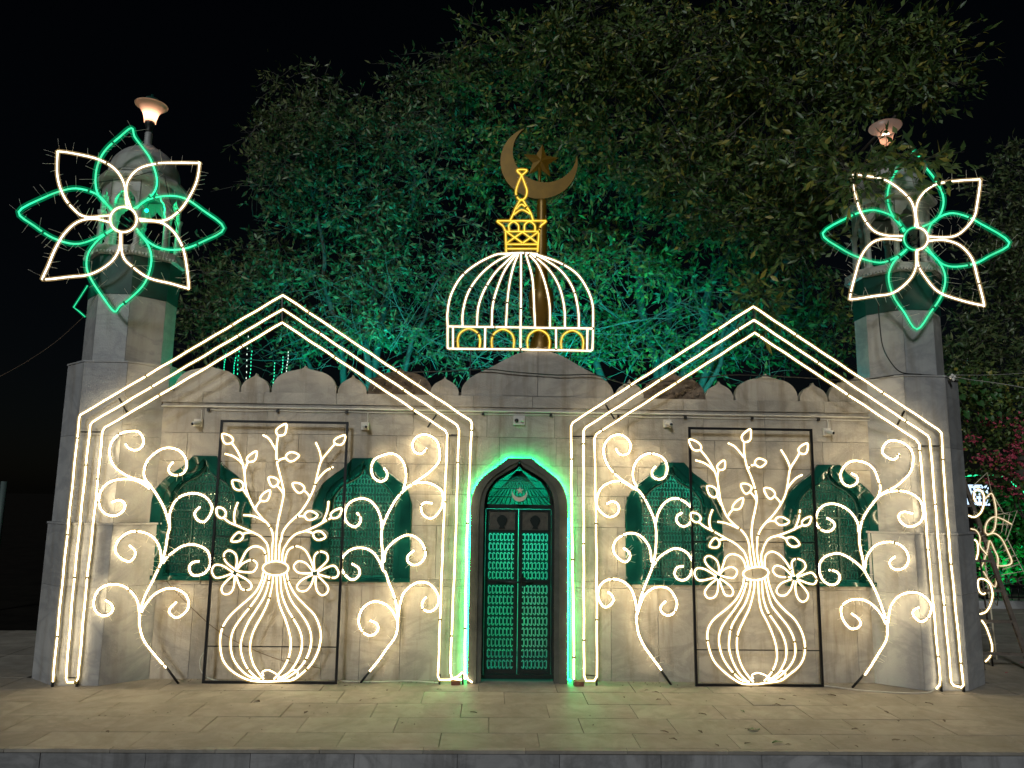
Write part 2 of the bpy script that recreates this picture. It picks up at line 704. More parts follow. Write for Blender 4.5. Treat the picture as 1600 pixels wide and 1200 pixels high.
# structural wall behind the cladding, in bands so that sill and arches stay open
wall = MB()
for z0, z1 in ((0.0, SILL), (SILL, 2.66)):
    for mb in strip_piece(-4.0, 4.0, z0, z1, WY + 0.0185, WY + 0.20, OPEN, 0.02):
        wall.add(mb.v, mb.f)
part('wall', wall, MORTAR, shrine)
side = MB()
side.box(-3.98, -3.80, WY + 0.2, 3.4, 0, 2.66)
side.box(3.80, 3.98, WY + 0.2, 3.4, 0, 2.66)
side.box(-3.80, 3.80, 3.25, 3.4, 0, 2.66)
part('side_wall', side, PLASTER, shrine)
rf = MB()
rf.box(-3.98, 3.98, WY + 0.201, 3.42, 2.50, 2.64)
part('roof', rf, CONCRETE, shrine)
inner = MB()
inner.box(-3.79, 3.79, 1.55, 1.65, 0.0, 2.49)
part('inner_wall', inner, PLASTER, shrine)
fl = MB()
fl.box(-3.79, 3.79, WY + 0.202, 1.549, -0.02, 0.005)
part('inner_floor', fl, CONCRETE, shrine)

COURSES = [(0.0, 0.842, 0.40, 0.11), (0.842, 0.905, 0.62, 0.3), (0.905, 1.405, 0.44, 0.02), (1.405, 1.70, 0.56, 0.2), (1.70, 1.985, 0.62, 0.44), (1.985, 2.255, 0.52, 0.1), (2.255, 2.515, 0.66, 0.33)]
G = 0.0019
for z0, z1, w, off in COURSES:
    x = -3.9 + off - w
    while x < 3.75:
        ww = w * rng.uniform(0.86, 1.14)
        x1 = min(x + ww, 3.78)
        if x1 - max(x, -3.78) > 0.05:
            dy = rng.uniform(-0.0015, 0.0015)
            for mb in strip_piece(max(x, -3.78) + G, x1 - G, z0 + G, z1 - G, WY + dy, WY + 0.0182, OPEN, 0.016):
                part('marble_panel', mb, MARBLE, shrine)
        x = x1
# cornice blocks and parapet
x = -3.72
while x < 3.6:
    w = rng.choice((0.66, 0.74, 0.58, 0.70))
    b = MB()
    x1 = min(x + w, 3.72)
    b.box(x + 0.002, x1 - 0.002, WY - 0.022 + rng.uniform(-0.001, 0.001), WY + 0.0175, 2.545, 2.655)
    part('cornice_block', b, MARBLE, shrine)
    x = x1
b = MB()
b.box(-3.72, 3.72, WY - 0.006, WY + 0.0178, 2.517, 2.543)
part('cornice_ledge', b, MARBLE, shrine)

BIG = smooth2([(0.0, 0.268), (0.025, 0.240), (0.09, 0.222), (0.18, 0.20), (0.25, 0.16), (0.295, 0.10), (0.31, 0.045), (0.308, 0.0)], 3)
SMALL = smooth2([(0.0, 0.185), (0.015, 0.158), (0.05, 0.138), (0.095, 0.11), (0.125, 0.07), (0.138, 0.03), (0.136, 0.0)], 3)
for cx, kind in ((-3.03, 'L'), (-2.57, 's'), (-2.10, 'L'), (-1.635, 's'), (-1.175, 'R'), (-0.74, 's'), (1.075, 's'), (1.515, 'R'), (1.965, 's'), (2.435, 'L'), (2.905, 's'), (3.365, 'L')):
    half = SMALL if kind == 's' else BIG
    prof = [(cx + d, 2.657 + z) for d, z in half] + [(cx - d, 2.657 + z) for d, z in reversed(half[1:])]
    b = MB()
    yy = WY - 0.012 + (0.012 if kind == 'R' else rng.uniform(-0.002, 0.002))
    b.prism(prof, yy, yy + 0.07)
    if kind == 'R':
        b2 = MB()
        for k in range(26):
            a = rng.uniform(-0.26, 0.26)
            zz = 2.67 + rng.uniform(0, 0.12)
            s = rng.uniform(0.012, 0.028)
            b2.lathe([(0.001, -s), (s * 0.8, -s * 0.5), (s, 0), (s * 0.7, s * 0.6), (0.001, s)], (cx + a, yy + 0.004, zz), 6)
        b.add(b2.v, b2.f)
    part('merlon', b, RAWSTONE if kind == 'R' else MARBLE, shrine, label='bare brown merlon that has lost its marble face' if kind == 'R' else None)
    # backing masonry
PED = [(0.0, 0.50), (0.06, 0.465), (0.2, 0.425), (0.33, 0.36), (0.45, 0.29), (0.60, 0.215), (0.69, 0.15), (0.74, 0.075), (0.745, 0.0)]
PEDS = smooth2(PED, 3)
pc = 0.17
for s in (-1, 1):
    prof = [(pc + s * 0.0015, 2.657)] + [(pc + s * max(d, 0.0015), 2.657 + z) for d, z in PEDS]
    if s < 0:
        prof = list(reversed(prof))
    b = MB()
    b.prism(prof, WY - 0.012, WY + 0.06)
    part('pediment_panel', b, MARBLE, shrine)
# raised inner arch of the pediment
for s in (-1, 1):
    b = MB()
    pts = [(0.35 * math.cos(a), 0.20 * math.sin(a) ** 0.9) for a in np.linspace(0.02, math.pi / 2, 9)]
    prof = [(pc + s * 0.003, 2.66)] + [(pc + s * max(d, 0.003), 2.66 + z) for d, z in pts]
    b.prism(prof if s > 0 else list(reversed(prof)), WY - 0.018, WY - 0.0125)
    part('pediment_relief', b, MARBLE, shrine)
b = MB()
b.box(-3.72, 3.72, WY + 0.08, WY + 0.16, 2.645, 2.70)
part('parapet_backing', b, RAWSTONE, shrine)


def surround(out_half, in_half, cx, zb, yf, yb, mat, name, parent, groove=0.0):
    """arched frame between two outlines, standing proud of the wall"""
    n = 40
    ts = np.linspace(0, 1, n)

    def resample(half):
        pts = [(half[-1][0], zb)] + [(d, z) for d, z in reversed(half)]
        d = np.cumsum([0] + [math.dist(pts[i], pts[i + 1]) for i in range(len(pts) - 1)])
        d /= d[-1]
        return [(float(np.interp(t, d, [p[0] for p in pts])), float(np.interp(t, d, [p[1] for p in pts]))) for t in ts]
    A, B = resample(out_half), resample(in_half)
    mb = MB()
    seqA = [(cx - d, z) for d, z in A] + [(cx + d, z) for d, z in reversed(A)][1:]
    seqB = [(cx - d, z) for d, z in B] + [(cx + d, z) for d, z in reversed(B)][1:]
    m = len(seqA)
    C = [((a[0] * 0.35 + b[0] * 0.65), (a[1] * 0.35 + b[1] * 0.65)) for a, b in zip(seqA, seqB)]
    first = [(seqA, yb)]
    if groove:
        seqG = [(a[0] * .72 + b[0] * .28, a[1] * .72 + b[1] * .28) for a, b in zip(seqA, seqB)]
        first = [(seqG, yb), (seqG, yf + groove), (seqA, yf + groove)]
    rings = first + [(seqA, yf + 0.006), ([(a[0] * .94 + b[0] * .06, a[1] * .94 + b[1] * .06) for a, b in zip(seqA, seqB)], yf), (C, yf), (C, yf + 0.018), (seqB, yf + 0.024), (seqB, yb + 0.12)]
    vs = []
    for seq, y in rings:
        vs += [(x, y, z) for x, z in seq]
    fs = []
    for r in range(len(rings) - 1):
        for i in range(m - 1):
            a = r * m + i
            fs.append((a, a + 1, a + m + 1, a + m))
    mb.add(vs, fs)
    return part(name, mb, mat, parent)


HOOK = ["011100", "110110", "110000", "110000", "110000", "110000", "110110", "011100"]   # a curl cut through the plate


def jali(mb, x0, z0, pitch, rowh, inside, nx, nz, y, mirror=None):
    """pierced iron plate: rows of C-shaped curls cut through it"""
    nr, nc = len(HOOK), len(HOOK[0])
    for j in range(nz):
        for i in range(nx):
            cx, cz = x0 + i * pitch, z0 + j * rowh
            ok = inside(cx + pitch / 2, cz + rowh / 2)
            if not ok:
                continue
            mir = mirror(cx, j) if mirror else False
            frame = 0.14
            for a in range(nr):
                k = 0
                row = HOOK[nr - 1 - a]
                row = row[::-1] if mir else row
                while k < nc:
                    if row[k] == '1':
                        k += 1
                        continue
                    e = k
                    while e < nc and row[e] == '0':
                        e += 1
                    xa, xb = cx + pitch * k / nc, cx + pitch * e / nc
                    za = cz + rowh * (0.10 + 0.84 * a / nr)
                    zb = cz + rowh * (0.10 + 0.84 * (a + 1) / nr)
                    mb.add([(xa, y, za), (xb, y, za), (xb, y, zb), (xa, y, zb)], [(0, 1, 2, 3)])
                    k = e
            mb.add([(cx, y, cz), (cx + pitch, y, cz), (cx + pitch, y, cz + rowh * 0.10), (cx, y, cz + rowh * 0.10)], [(0, 1, 2, 3)])
            mb.add([(cx, y, cz + rowh * 0.94), (cx + pitch, y, cz + rowh * 0.94), (cx + pitch, y, cz + rowh), (cx, y, cz + rowh)], [(0, 1, 2, 3)])


def thicken(o, t):
    m = o.modifiers.new('thick', 'SOLIDIFY')
    m.thickness = t
    m.offset = -1
    return o


GLASS = bpy.data.materials.new('window_glass')
_t, _b = nodes(GLASS)
_b.inputs['Base Color'].default_value = (0.85, 0.95, 0.92, 1)
_b.inputs['Roughness'].default_value = 0.04
_tr = _t.nodes.new('ShaderNodeBsdfTransparent')
_tr.inputs['Color'].default_value = (0.8, 0.95, 0.9, 1)
_gl = _t.nodes.new('ShaderNodeBsdfGlossy')
_gl.inputs['Roughness'].default_value = 0.06
_mx = _t.nodes.new('ShaderNodeMixShader')
_mx.inputs[0].default_value = 0.10
_t.links.new(_tr.outputs[0], _mx.inputs[1])
_t.links.new(_gl.outputs[0], _mx.inputs[2])
_t.links.new(_mx.outputs[0], _t.nodes['Material Output'].inputs['Surface'])

for wi, c in enumerate(WINX):
    fr = surround(WIN_OUT, WIN_IN, c, SILL, WY - 0.030, WY + 0.018, GREENSTONE, 'window', shrine)
    b = MB()
    b.box(c - 0.475, c + 0.475, WY - 0.045, WY + 0.0, SILL - 0.022, SILL + 0.018)
    part('sill', b, GREENSTONE, fr)
    hw, _, _ = height_fn(WIN_IN, c)
    gm = MB()
    p_, rh_ = 0.0307, 0.0835
    jali(gm, c - 0.307, SILL + 0.03, p_, rh_, lambda x, z: hw(x) > z + 0.02, 20, 13, WY + 0.075, mirror=lambda x, j: True)
    thicken(part('grille', gm, GRILLE, fr), 0.008)
    # inner iron arch and stiffeners
    bm_ = MB()
    arch = [(c + d, WY + 0.06, z - 0.02) for d, z in [(-q[0] * 0.95, q[1]) for q in reversed(WIN_IN)] + [(q[0] * 0.95, q[1]) for q in WIN_IN]]
    bm_.tube(arch, 0.012, 5)
    for q in (-0.105, 0.105):
        bm_.bar((c + q, WY + 0.064, SILL + 0.02), (c + q, WY + 0.064, 1.76), 0.014)
    bm_.bar((c - 0.3, WY + 0.062, 1.52), (c + 0.3, WY + 0.062, 1.52), 0.016)
    part('grille_frame', bm_, GREENBAND, fr)
    pn = MB()
    pn.box(c - 0.31, c + 0.31, WY + 0.125, WY + 0.13, SILL + 0.01, 1.98)
    part('pane', pn, GLASS, fr)

# door
door = surround(DOOR_OUT, DOOR_IN, 0.0, 0.0, WY - 0.10, WY + 0.018, DOORSTONE, 'door', shrine, 0.055)
hd, _, _ = height_fn(DOOR_IN, 0.0)
b = MB()
b.box(-0.335, 0.335, WY + 0.045, WY + 0.085, 1.572, 1.612)
b.box(-0.335, 0.335, WY + 0.045, WY + 0.085, 0.004, 0.045)
b.bar((-0.326, WY + 0.065, 0.046), (-0.326, WY + 0.065, 1.571), 0.018, 0.04)
b.bar((0.326, WY + 0.065, 0.046), (0.326, WY + 0.065, 1.571), 0.018, 0.04)
part('door_frame', b, DOORIRON, door)
for s in (-1, 1):
    b = MB()
    xa, xb = sorted((s * 0.004, s * 0.314))
    y0, y1 = WY + 0.055, WY + 0.08
    b.box(xa, xa + 0.03, y0, y1, 0.048, 1.568)
    b.box(xb - 0.03, xb, y0, y1, 0.048, 1.568)
    for z0, z1 in ((0.048, 0.085), (1.345, 1.372), (1.545, 1.568), (0.862, 0.90)):
        b.box(xa + 0.03, xb - 0.03, y0 + 0.001, y1 - 0.001, z0, z1)
    # urn ornament on the upper panel
    ucx = (xa + xb) / 2
    prof = [(0.0, 0.13), (0.02, 0.122), (0.045, 0.10), (0.05, 0.075), (0.04, 0.05), (0.03, 0.036), (0.018, 0.02), (0.03, 0.0)]
    b.prism([(ucx + d, 1.385 + z) for d, z in prof] + [(ucx - d, 1.385 + z) for d, z in reversed(prof[1:])], y0 - 0.001, y0 + 0.011)
    leaf = part('door_leaf', b, DOORIRON, door)
    b = MB()
    b.box(xa + 0.0305, xb - 0.0305, y0 + 0.012, y1 - 0.004, 1.3725, 1.5445)
    part('upper_panel', b, PANELPAINT, door)
    gm = MB()
    n = 7
    pt = (xb - xa - 0.06) / n
    jali(gm, xa + 0.03, 0.085, pt, 0.0969, lambda x, z: True, n, 8, WY + 0.066, mirror=lambda x, j, s=s: s > 0)
    jali(gm, xa + 0.03, 0.90, pt, 0.0889, lambda x, z: True, n, 5, WY + 0.066, mirror=lambda x, j, s=s: s > 0)
    thicken(part('grille', gm, DOORIRON, door), 0.008)
b = MB()
b.box(-0.075, -0.012, WY + 0.035, WY + 0.054, 0.86, 0.91)
b.box(0.012, 0.075, WY + 0.035, WY + 0.054, 0.845, 0.93)
b.tube([(-0.2, WY + 0.04, 0.885), (0.14, WY + 0.04, 0.885)], 0.009, 6)
b.tube(spline([(0.03, WY + 0.05, 0.98), (0.03, WY + 0.02, 0.975), (0.03, WY + 0.02, 0.88), (0.03, WY + 0.05, 0.875)], 3), 0.007, 6)
part('latch', b, DOORIRON, door)
b = MB()
apex = (0.0, 1.955)
for q in np.linspace(-0.32, 0.32, 15):
    pts = []
    for t in np.linspace(0.06, 1, 24):
        xx, zz = apex[0] + q * t, apex[1] + (1.612 - apex[1]) * t
        if hd(xx) > zz + 0.004:
            pts.append((xx, WY + 0.07, zz))
    if len(pts) > 1:
        b.tube([pts[0], pts[-1]], 0.0045, 5)
for zz in (1.685, 1.765, 1.84):
    xs = [x for x in np.linspace(-0.33, 0.33, 67) if hd(x) > zz]
    b.tube([(xs[0], WY + 0.066, zz), (xs[-1], WY + 0.066, zz)], 0.005, 5)
arch = [(d, WY + 0.06, z - 0.012) for d, z in [(-q[0] * 0.96, q[1]) for q in reversed(DOOR_IN)] + [(q[0] * 0.96, q[1]) for q in DOOR_IN]]
b.tube(arch, 0.014, 6)
part('fanlight_bars', b, DOORIRON, door)


GLASSTINT = GLASS.copy()
GLASSTINT.name = 'tinted_glass'
for n_ in GLASSTINT.node_tree.nodes:
    if n_.type == 'BSDF_TRANSPARENT':
        n_.inputs['Color'].default_value = (0.30, 0.50, 0.45, 1)
b = MB()
b.box(-0.33, 0.33, WY + 0.088, WY + 0.093, 1.60, 2.0)
part('fanlight_pane', b, GLASSTINT, door)


def crescent(mb, M, ro, ri, off, thick, n=28):
    """crescent in the local u,v plane: outer circle minus inner circle shifted along +v"""
    a0 = math.acos(max(-1, min(1, (ro * ro + off * off - ri * ri) / (2 * ro * off)))) if off else 0.5
    P = []
    for t in np.linspace(a0, 2 * math.pi - a0, n):
        P.append((ro * math.sin(t), ro * math.cos(t)))
    tip = P[0]
    b0 = math.atan2(tip[0], tip[1] - off)
    Q = []
    for t in np.linspace(2 * math.pi - b0, b0, n)[1:-1]:
        Q.append((ri * math.sin(t), off + ri * math.cos(t)))
    P = P + Q
    m = len(P)
    vs = [M(u, v, 0) for u, v in P] + [M(u, v, thick) for u, v in P]
    fs = []
    for i in range(m):
        j = (i + 1) % m
        fs.append((i, j, m + j, m + i))
    N = n - 1
    for i in range(n - 1):
        # strip between outer i..i+1 and inner (walk back)
        qa = (m - i) % m if i else 0
        qb = m - i - 1 if i + 1 < n - 1 else n - 1
        qa = 0 if i == 0 else m - i
        f = [x for k, x in enumerate((i, i + 1, qb, qa)) if x not in (i, i + 1, qb, qa)[:k]]
        if len(f) > 2:
            fs.append(tuple(f))
            fs.append(tuple(m + x for x in reversed(f)))
    mb.add(vs, fs)


def star(mb, M, R, r, thick, rot=0.0):
    P = []
    for k in range(10):
        a = rot + math.pi * k / 5
        q = R if k % 2 == 0 else r
        P.append((q * math.sin(a), q * math.cos(a)))
    vs = [M(u, v, thick * 0.5) for u, v in P] + [M(0, 0, 0), M(0, 0, thick)]
    fs = []
    for k in range(10):
        k2 = (k + 1) % 10
        fs += [(k, k2, 10), (k2, k, 11)]
    mb.add(vs, fs)


b = MB()
def EM(u, v, w, cx=0.0, cz=1.715, y=WY - 0.085):
    return (cx + u, y + w, cz + v)
crescent(b, EM, 0.073, 0.068, 0.034, 0.012)
star(b, lambda u, v, w: EM(u, v, w, 0.004, 1.745), 0.037, 0.017, 0.016)
b.box(-0.005, 0.009, WY - 0.074, WY + 0.05, 1.64, 1.655)
part('crescent_emblem', b, PALE, door)

# conduits and wires along the cornice
b = MB()
b.tube([(-3.45, WY - 0.014, 2.507), (-1.2, WY - 0.014, 2.505), (1.0, WY - 0.014, 2.507), (3.45, WY - 0.014, 2.505)], 0.009, 6)
part('conduit', b, PVC, shrine)
b = MB()
for i in range(10):
    xa = -3.0 + i * 0.66
    b.tube(spline([(xa, WY - 0.012, 2.478), (xa + 0.33, WY - 0.012, 2.474 - rng.uniform(0, 0.004)), (xa + 0.66, WY - 0.012, 2.478)], 4), 0.0035, 5)
part('wire_run', b, WHITECABLE, shrine)
for i in range(10):
    xa = -3.0 + i * 0.66
    b = MB()
    b.box(xa - 0.012, xa + 0.012, WY - 0.03, WY - 0.003, 2.462, 2.49)
    part('wire_clip', b, CABLE, shrine)

# ------------------------------------------------------------------ minarets
def octa(cx, fh, oh, yf, d1, d2, d3):
    """eight-sided plan: front half width fh at yf, full half width oh from yf+d1 to yf+d2, back at yf+d3"""
    return [(cx - fh, yf), (cx + fh, yf), (cx + oh, yf + d1), (cx + oh, yf + d2), (cx + fh, yf + d3), (cx - fh, yf + d3), (cx - oh, yf + d2), (cx - oh, yf + d1)]


def inset(plan, d):
    cx = sum(p[0] for p in plan) / len(plan)
    cy = sum(p[1] for p in plan) / len(plan)
    out = []
    n = len(plan)
    for i in range(n):
        a, b, c = plan[i - 1], plan[i], plan[(i + 1) % n]
        def nrm(p, q):
            t = Vector((q[0] - p[0], q[1] - p[1])).normalized()
            return Vector((t.y, -t.x))
        n1, n2 = nrm(a, b), nrm(b, c)
        k = (n1 + n2)
        k = k / max(1e-6, k.dot(n1))
        out.append((b[0] - k.x * d, b[1] - k.y * d))
    return out


def face_panels(plan, z0, z1, parent, mat, faces, name='marble_panel', thick=0.014, splits=None):
    n = len(plan)
    inn = inset(plan, thick)
    for i in faces:
        j = (i + 1) % n
        A, B, Ai, Bi = plan[i], plan[j], inn[i], inn[j]
        def lerp(p, q, t):
            return (p[0] + (q[0] - p[0]) * t, p[1] + (q[1] - p[1]) * t)
        L = math.dist(A, B)
        e = 0.0015 / L
        mb = MB()
        a, b_, ai, bi = lerp(A, B, e), lerp(A, B, 1 - e), lerp(Ai, Bi, e), lerp(Ai, Bi, 1 - e)
        zz0, zz1 = z0 + 0.0015, z1 - 0.0015
        mb.add([(*a, zz0), (*b_, zz0), (*bi, zz0), (*ai, zz0), (*a, zz1), (*b_, zz1), (*bi, zz1), (*ai, zz1)],
               [(0, 3, 2, 1), (4, 5, 6, 7), (0, 1, 5, 4), (1, 2, 6, 5), (2, 3, 7, 6), (3, 0, 4, 7)])
        part(name, mb, mat, parent)


def minaret(side, label):
    cb = side * 3.887
    m = thing('minaret', label, 'minaret', (side * 3.92, 0.46, 0), 'minarets of the shrine')
    vis = [0, 1, 2, 6, 7]
    base = octa(cb, 0.203, 0.525, 0.0, 0.255, 0.70, 0.95)
    mid = octa(cb + side * 0.015, 0.203, 0.49, 0.03, 0.25, 0.65, 0.90)
    cs = side * 3.92
    shaft = octa(cs, 0.153, 0.383, 0.10, 0.245, 0.50, 0.745)
    c = MB()
    c.column(inset(base, 0.0145), 0, 1.395)
    part('base_core', c, MORTAR, m)
    for z0, z1 in ((0.0, 0.84), (0.84, 1.385)):
        face_panels(base, z0, z1, m, TOWER, vis)
    c = MB()
    c.column(inset(base, -0.008), 1.386, 1.404)
    part('base_ledge', c, TOWER, m)
    c = MB()
    c.column(inset(mid, 0.0145), 1.404, 2.89)
    part('middle_core', c, MORTAR, m)
    for z0, z1 in ((1.404, 2.20), (2.20, 2.885)):
        face_panels(mid, z0, z1, m, TOWER, vis)
    c = MB()
    c.column(inset(mid, -0.008), 2.886, 2.902)
    part('middle_ledge', c, TOWER, m)
    c = MB()
    c.column(inset(shaft, 0.0145), 2.902, 3.99)
    part('shaft_core', c, MORTAR, m)
    face_panels(shaft, 2.902, 3.565, m, TOWER, vis)
    c = MB()
    band = inset(shaft, -0.004)
    c.column(band, 3.566, 3.955, inset(shaft, -0.02))
    part('green_band', c, GREENBAND, m)
    rim = inset(shaft, -0.065)
    c = MB()
    c.column(inset(shaft, -0.03), 3.956, 3.985, rim)
    c.column(rim, 3.985, 4.04)
    part('balcony_rim', c, TOWER, m)
    # small teeth under the rim
    c = MB()
    for i in range(8):
        A, B = rim[i], rim[(i + 1) % 8]
        nn = max(4, int(math.dist(A, B) / 0.03))
        for k in range(nn):
            t = (k + 0.5) / nn
            x, y = A[0] + (B[0] - A[0]) * t, A[1] + (B[1] - A[1]) * t
            c.box(x - 0.009, x + 0.009, y - 0.009, y + 0.009, 3.962, 3.984)
    part('balcony_teeth', c, TOWER, m)
    yc = 0.10 + 0.3725
    R = 0.355
    cor = [(cs + R * math.cos(math.pi / 8 + k * math.pi / 4), yc + R * math.sin(math.pi / 8 + k * math.pi / 4)) for k in range(8)]
    for x, y in cor:
        c = MB()
        c.lathe([(0.001, 4.04), (0.048, 4.04), (0.048, 4.07), (0.034, 4.085), (0.03, 4.10), (0.027, 4.30), (0.026, 4.44), (0.036, 4.46), (0.042, 4.49), (0.001, 4.49)], (x, y, 0), 10)
        part('column', c, TOWER, m)
    for k in range(8):
        A, B = cor[k], cor[(k + 1) % 8]
        L = math.dist(A, B)
        tx, ty = (B[0] - A[0]) / L, (B[1] - A[1]) / L
        nx, ny = ty, -tx
        hwid = L / 2 - 0.03
        ar = smooth2([(hwid, 4.46), (hwid, 4.50), (hwid * 0.86, 4.56), (hwid * 0.62, 4.585), (hwid * 0.5, 4.615), (hwid * 0.25, 4.635), (0.0, 4.685)], 3)
        prof = [(-L / 2, 4.46), (-hwid, 4.46)] + [(-d, z) for d, z in ar] + [(d, z) for d, z in reversed(ar[:-1])] + [(hwid + 0.0001, 4.46), (L / 2, 4.46), (L / 2, 4.75), (-L / 2, 4.75)]
        mx, my = (A[0] + B[0]) / 2, (A[1] + B[1]) / 2
        n = len(prof)
        c = MB()
        vs = [(mx + u * tx + nx * 0.018, my + u * ty + ny * 0.018, z) for u, z in prof] + [(mx + u * tx - nx * 0.018, my + u * ty - ny * 0.018, z) for u, z in prof]
        fs = [tuple(range(n)), tuple(reversed(range(n, 2 * n)))] + [((i + 1) % n, i, n + i, n + (i + 1) % n) for i in range(n)]
        c.add(vs, fs)
        part('arch_panel', c, TOWER, m)
    c = MB()
    c.lathe([(0.34, 4.745), (0.44, 4.752), (0.455, 4.775), (0.45, 4.80), (0.36, 4.845), (0.001, 4.845)], (cs, yc, 0), 8, smooth=False)
    part('eave', c, TOWER, m)
    c = MB()
    prof = smooth2([(0.31, 4.84), (0.335, 4.88), (0.335, 4.95), (0.30, 5.05), (0.23, 5.14), (0.14, 5.205), (0.07, 5.235)], 4)
    c.lathe([(0.36, 4.84), (0.36, 4.86), (0.31, 4.865)] + prof + [(0.001, 5.25)], (cs, yc, 0), 32)
    part('dome', c, TOWER, m)
    c = MB()
    pr = [(0.085, 5.222), (0.09, 5.24), (0.06, 5.262), (0.042, 5.27)]
    for k in range(6):
        z = 5.275 + 0.022 * k
        pr += [(0.034, z), (0.039, z + 0.011)]
    pr += [(0.03, 5.41), (0.001, 5.41)]
    c.lathe(pr, (cs, yc, 0), 12)
    part('finial', c, TOWER, m)
    return m, cs, yc


minL, csL, ycL = minaret(-1, 'left minaret with a glowing lamp on its tip, standing against the black sky')
minR, csR, ycR = minaret(1, 'right minaret with a crooked lamp, half covered by overhanging leaves')

# lamps on the minaret tips
SHADE = bpy.data.materials.new('frosted_shade')
t, b_ = nodes(SHADE)
b_.inputs['Base Color'].default_value = (0.75, 0.50, 0.40, 1)
b_.inputs['Roughness'].default_value = 0.35
tr = t.nodes.new('ShaderNodeBsdfTranslucent')
tr.inputs['Color'].default_value = (0.95, 0.62, 0.48, 1)
mx = t.nodes.new('ShaderNodeMixShader')
mx.inputs[0].default_value = 0.5
t.links.new(b_.outputs[0], mx.inputs[1])
t.links.new(tr.outputs[0], mx.inputs[2])
t.links.new(mx.outputs[0], t.nodes['Material Output'].inputs['Surface'])
BULB = glow('bulb_glow', (1.0, 0.72, 0.52), 22.0)
BULBDIM = glow('bulb_glow_weak', (1.0, 0.70, 0.50), 5.0)


def tip_lamp(cx, cy, label, tilt, bulbmat, cap):
    z0 = 5.41
    L = thing('tip_lamp', label, 'lamp', (cx, cy, z0), 'lamps on the minaret tips')
    M = Matrix.Rotation(tilt[0], 3, 'X') @ Matrix.Rotation(tilt[1], 3, 'Y')
    b = MB()
    b.lathe([(0.001, 0.0), (0.03, 0.0), (0.034, 0.02), (0.028, 0.04), (0.043, 0.07), (0.05, 0.10), (0.05, 0.118), (0.001, 0.118)], (cx, cy, z0), 14, M=M)
    part('lamp_base', b, CABLE, L)
    b = MB()
    prof = smooth2([(0.058, 0.112), (0.064, 0.165), (0.084, 0.225), (0.118, 0.27), (0.155, 0.298), (0.162, 0.308)], 3)
    b.lathe(prof, (cx, cy, z0), 28, M=M)
    part('lamp_shade', b, SHADE, L)
    b = MB()
    b.lathe([(0.001, 0.13), (0.025, 0.14), (0.042, 0.17), (0.044, 0.2), (0.03, 0.228), (0.001, 0.236)], (cx, cy, z0), 14, M=M)
    part('bulb', b, bulbmat, L)
    if cap:
        b = MB()
        b.lathe([(0.158, 0.311), (0.12, 0.322), (0.074, 0.326), (0.07, 0.36), (0.062, 0.382), (0.03, 0.392), (0.012, 0.396), (0.012, 0.43), (0.001, 0.432)], (cx, cy, z0), 20, M=M)
        part('lamp_cap', b, GREENBAND, L)
    return L


tip_lamp(csL, ycL, 'glowing trumpet shaped lamp with a dark cap on the left minaret tip', (0, 0), BULB, True)
tip_lamp(csR + 0.02, ycR, 'crooked trumpet shaped lamp without a cap on the right minaret tip', (math.radians(52), math.radians(-25)), BULBDIM, False)

# ------------------------------------------------------------------ rope light helpers


def px_path(pts, plane, lift=0.0, n=4, closed=False):
    P = [at(x, y, plane[0] + lift, plane[1], plane[2]) for x, y in pts]
    return spline(P, n, closed)


def ties_along(mb, paths, step=0.035, ln=(0.03, 0.085), seed=1, prob=0.75):
    r = random.Random(seed)
    for P in paths:
        acc = 0.0
        for i in range(1, len(P)):
            seg = P[i] - P[i - 1]
            acc += seg.length
            if acc > step:
                acc = 0.0
                if r.random() > prob:
                    continue
                t = seg.normalized()
                s = Vector((t.z, 0, -t.x))
                if s.length < 1e-6:
                    continue
                s.normalize()
                d = (s * r.choice((-1, 1)) + Vector((r.uniform(-.35, .35), -r.uniform(0.0, 0.7), r.uniform(-.35, .35)))).normalized()
                q = P[i] + d * r.uniform(*ln)
                mb.tube([P[i], P[i].lerp(q, 0.5) + Vector((0, 0, r.uniform(-.003, .003))), q], 0.0015, 3)


def collars(mb, paths, step=0.32, rad=0.0115, seed=3):
    r = random.Random(seed)
    for P in paths:
        acc = r.uniform(0, step)
        for i in range(1, len(P)):
            acc += (P[i] - P[i - 1]).length
            if acc > step:
                acc = r.uniform(-0.1, 0.08)
                t = (P[i] - P[i - 1]).normalized()
                mb.tube([P[i] - t * 0.008, P[i] + t * 0.008], rad * 1.45, 6)


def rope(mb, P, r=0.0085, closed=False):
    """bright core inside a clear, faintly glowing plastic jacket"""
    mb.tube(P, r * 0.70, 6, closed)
    mb.jackets.append((P, r * 2.1, closed))


